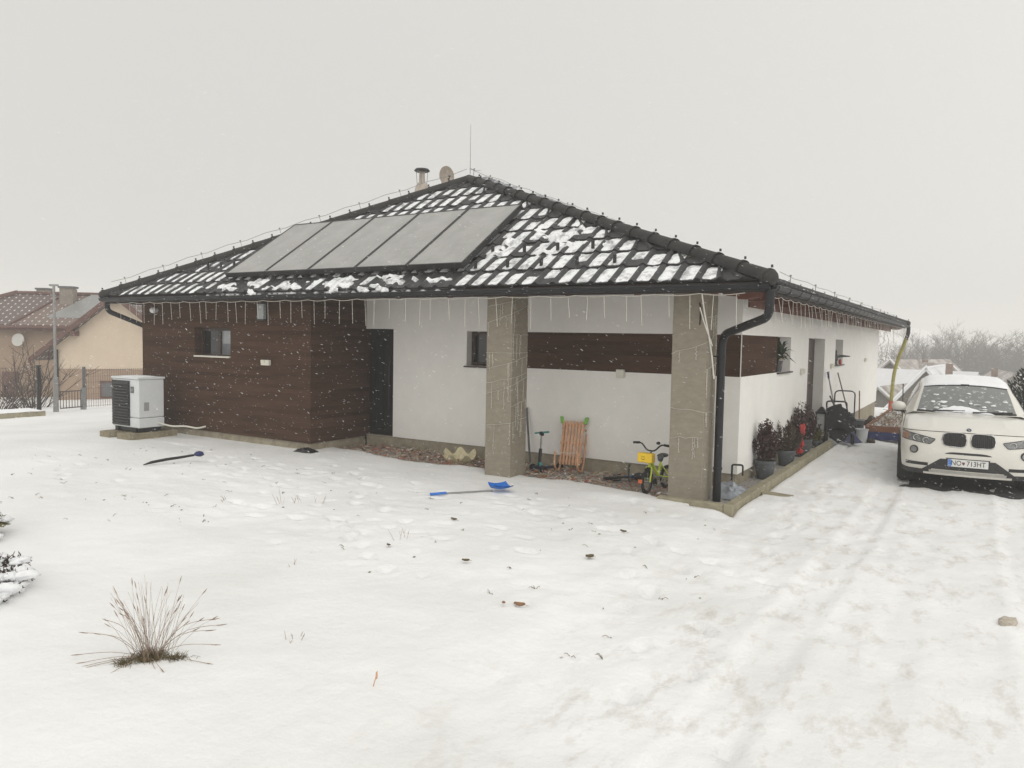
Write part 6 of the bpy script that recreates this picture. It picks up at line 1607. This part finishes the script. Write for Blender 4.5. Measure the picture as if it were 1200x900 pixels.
# dark conifer at the right edge
t = thing("conifer_bush", "dark green conifer at the right edge beside the parked car", "conifer", (4.35, 11.2, h0(4.35, 11.2)))
m = MB(); m.tube([(0, 0, -.2), (0, 0, 1.6)], [.08, .02], 7); m.build("trunk", M_bark, t)
m = MB(); rnd = random.Random(9)
for i in range(4200):
    z = rnd.random() ** .9 * 1.75; a = rnd.uniform(0, 6.3); rr = .95 * (1 - (z / 1.95) ** 2) ** .5 * (.6 + .4 * rnd.random() ** .4) * (1 + .2 * math.sin(a * 5 + z * 4)); c = Vector((math.cos(a) * rr, math.sin(a) * rr, z + .05))
    d = Vector((math.cos(a) * .5 + rnd.gauss(0, .3), math.sin(a) * .5 + rnd.gauss(0, .3), .9)).normalized(); L = rnd.uniform(.06, .16); w = d.cross(Vector((rnd.gauss(0, 1), rnd.gauss(0, 1), .2))).normalized() * L * .2
    m.add([c, c + d * L * .5 + w, c + d * L, c + d * L * .5 - w], [(0, 1, 2, 3)])
m.build("crown", mat("dark_conifer", (.028, .036, .028), .8, .4, 6), t)

# ------------------------------------------------------------------ falling snow
CAM = Vector((2.8393, -10.7746, 1.8873)); rnd = random.Random(77); m = MB()
wv = Vector((.93, .25, -.36)).normalized()
n_ = 0
while n_ < 22000:
    p = Vector((rnd.uniform(-15, 6.5), rnd.uniform(-9.8, 3), rnd.uniform(-.1, 6)))
    if (p - CAM).length < 5.0: continue
    if p.y > -1.3 and p.x < .05 : continue
    n_ += 1
    d = (wv + Vector((rnd.gauss(0, .22), rnd.gauss(0, .22), rnd.gauss(0, .22)))).normalized(); L = rnd.uniform(.006, .015); u = d.orthogonal().normalized() * L * rnd.uniform(.08, .14); w = d.cross(u).normalized() * L * rnd.uniform(.07, .13)
    m.add([p - d * L, p + u, p + w, p - u, p - w, p + d * L], [(0, 1, 2), (0, 2, 3), (0, 3, 4), (0, 4, 1), (5, 2, 1), (5, 3, 2), (5, 4, 3), (5, 1, 4)])
tag(m.build("falling_snow", M_snow_small), "snowflakes drifting down across the whole garden", kind="stuff")

# ------------------------------------------------------------------ haze
mh = bpy.data.materials.new("cold_haze"); mh.use_nodes = True; nt = mh.node_tree; nt.nodes.remove(nt.nodes["Principled BSDF"])
pv = nt.nodes.new("ShaderNodeVolumePrincipled"); pv.inputs["Color"].default_value = (.93, .92, .905, 1); pv.inputs["Density"].default_value = HAZE = .0033; pv.inputs["Anisotropy"].default_value = .2
nt.links.new(pv.outputs[0], nt.nodes["Material Output"].inputs["Volume"])
tag(MB().box(-460, 460, -100, 560, -16, 17.5).build("haze", mh), kind="stuff", label="thin snowy haze hanging over the whole valley")

# ------------------------------------------------------------------ sky, sun, camera
SUN_EL, SUN_AZ = R(48), R(62)        # behind cloud, up and to the right
N = W.node_tree.nodes; L = W.node_tree.links; bg = N["Background"]
sky = N.new("ShaderNodeTexSky"); sky.sky_type = 'NISHITA'; sky.sun_disc = False; sky.sun_elevation = SUN_EL; sky.sun_rotation = SUN_AZ; sky.dust_density = 4
hs = N.new("ShaderNodeHueSaturation"); hs.inputs["Saturation"].default_value = .05; hs.inputs["Value"].default_value = 1; L.new(sky.outputs[0], hs.inputs["Color"])
# cloud deck: brighter overhead, a little brighter towards the hidden sun on the right
tc = N.new("ShaderNodeTexCoord"); sp = N.new("ShaderNodeSeparateXYZ"); L.new(tc.outputs["Generated"], sp.inputs[0])
rz2 = N.new("ShaderNodeMapRange"); rz2.inputs["From Min"].default_value = -.02; rz2.inputs["From Max"].default_value = 1; rz2.inputs["To Min"].default_value = 9.5; rz2.inputs["To Max"].default_value = 9.9; L.new(sp.outputs[2], rz2.inputs["Value"])
dt = N.new("ShaderNodeVectorMath"); dt.operation = 'DOT_PRODUCT'; dt.inputs[1].default_value = (.78, -.60, .15); L.new(tc.outputs["Generated"], dt.inputs[0])
rx2 = N.new("ShaderNodeMapRange"); rx2.inputs["From Min"].default_value = -1; rx2.inputs["From Max"].default_value = 1; rx2.inputs["To Min"].default_value = .74; rx2.inputs["To Max"].default_value = 1.36; L.new(dt.outputs["Value"], rx2.inputs["Value"])
mu = N.new("ShaderNodeMath"); mu.operation = 'MULTIPLY'; L.new(rz2.outputs[0], mu.inputs[0]); L.new(rx2.outputs[0], mu.inputs[1])
cl = N.new("ShaderNodeVectorMath"); cl.operation = 'SCALE'; cl.inputs[0].default_value = (1.0, .985, .938); L.new(mu.outputs[0], cl.inputs["Scale"])
mx = N.new("ShaderNodeMixRGB"); mx.inputs[0].default_value = .9; L.new(hs.outputs[0], mx.inputs[1]); L.new(cl.outputs[0], mx.inputs[2])
L.new(mx.outputs[0], bg.inputs["Color"]); bg.inputs["Strength"].default_value = .1
sd = bpy.data.lights.new("sun", 'SUN'); sd.energy = .5; sd.angle = R(60); sd.color = (1, .97, .92)
so = bpy.data.objects.new("sun", sd); col.objects.link(so)
dirv = Vector((math.sin(SUN_AZ) * math.cos(SUN_EL), math.cos(SUN_AZ) * math.cos(SUN_EL), math.sin(SUN_EL)))
dirv = Vector((.80, -.55, .68)).normalized()
sky.sun_elevation = math.asin(dirv.z); sky.sun_rotation = math.atan2(dirv.x, dirv.y)
so.rotation_euler = dirv.to_track_quat('Z', 'Y').to_euler(); so.location = (8, -6, 14)

cd = bpy.data.cameras.new("camera"); cam = bpy.data.objects.new("camera", cd); col.objects.link(cam); sc.camera = cam
pit, rol, yaw = .0607, -.0184, .5532
fw = Vector((-math.sin(yaw) * math.cos(pit), math.cos(yaw) * math.cos(pit), -math.sin(pit))); rt = Vector((math.cos(yaw), math.sin(yaw), 0)); up0 = rt.cross(fw)
r2_ = rt * math.cos(rol) - up0 * math.sin(rol); u2_ = up0 * math.cos(rol) + rt * math.sin(rol)
mw = Matrix.Identity(4)
for i, a in enumerate((r2_, u2_, -fw)):
    for j in range(3): mw[j][i] = a[j]
mw.translation = CAM; cam.matrix_world = mw
cd.sensor_width = 36; cd.lens = 36 * 880.15 / 1200; cd.clip_start = .05; cd.clip_end = 2000
sc.view_settings.view_transform = 'Standard'; sc.view_settings.look = 'None'; sc.view_settings.gamma = 1; sc.view_settings.exposure = -.02; sc.view_settings.use_curve_mapping = False
sc.render.engine = 'CYCLES'; sc.cycles.use_denoising = True; sc.cycles.max_bounces = 8; sc.cycles.volume_bounces = 2; sc.cycles.use_adaptive_sampling = True
sc.render.resolution_x = 1024; sc.render.resolution_y = 768
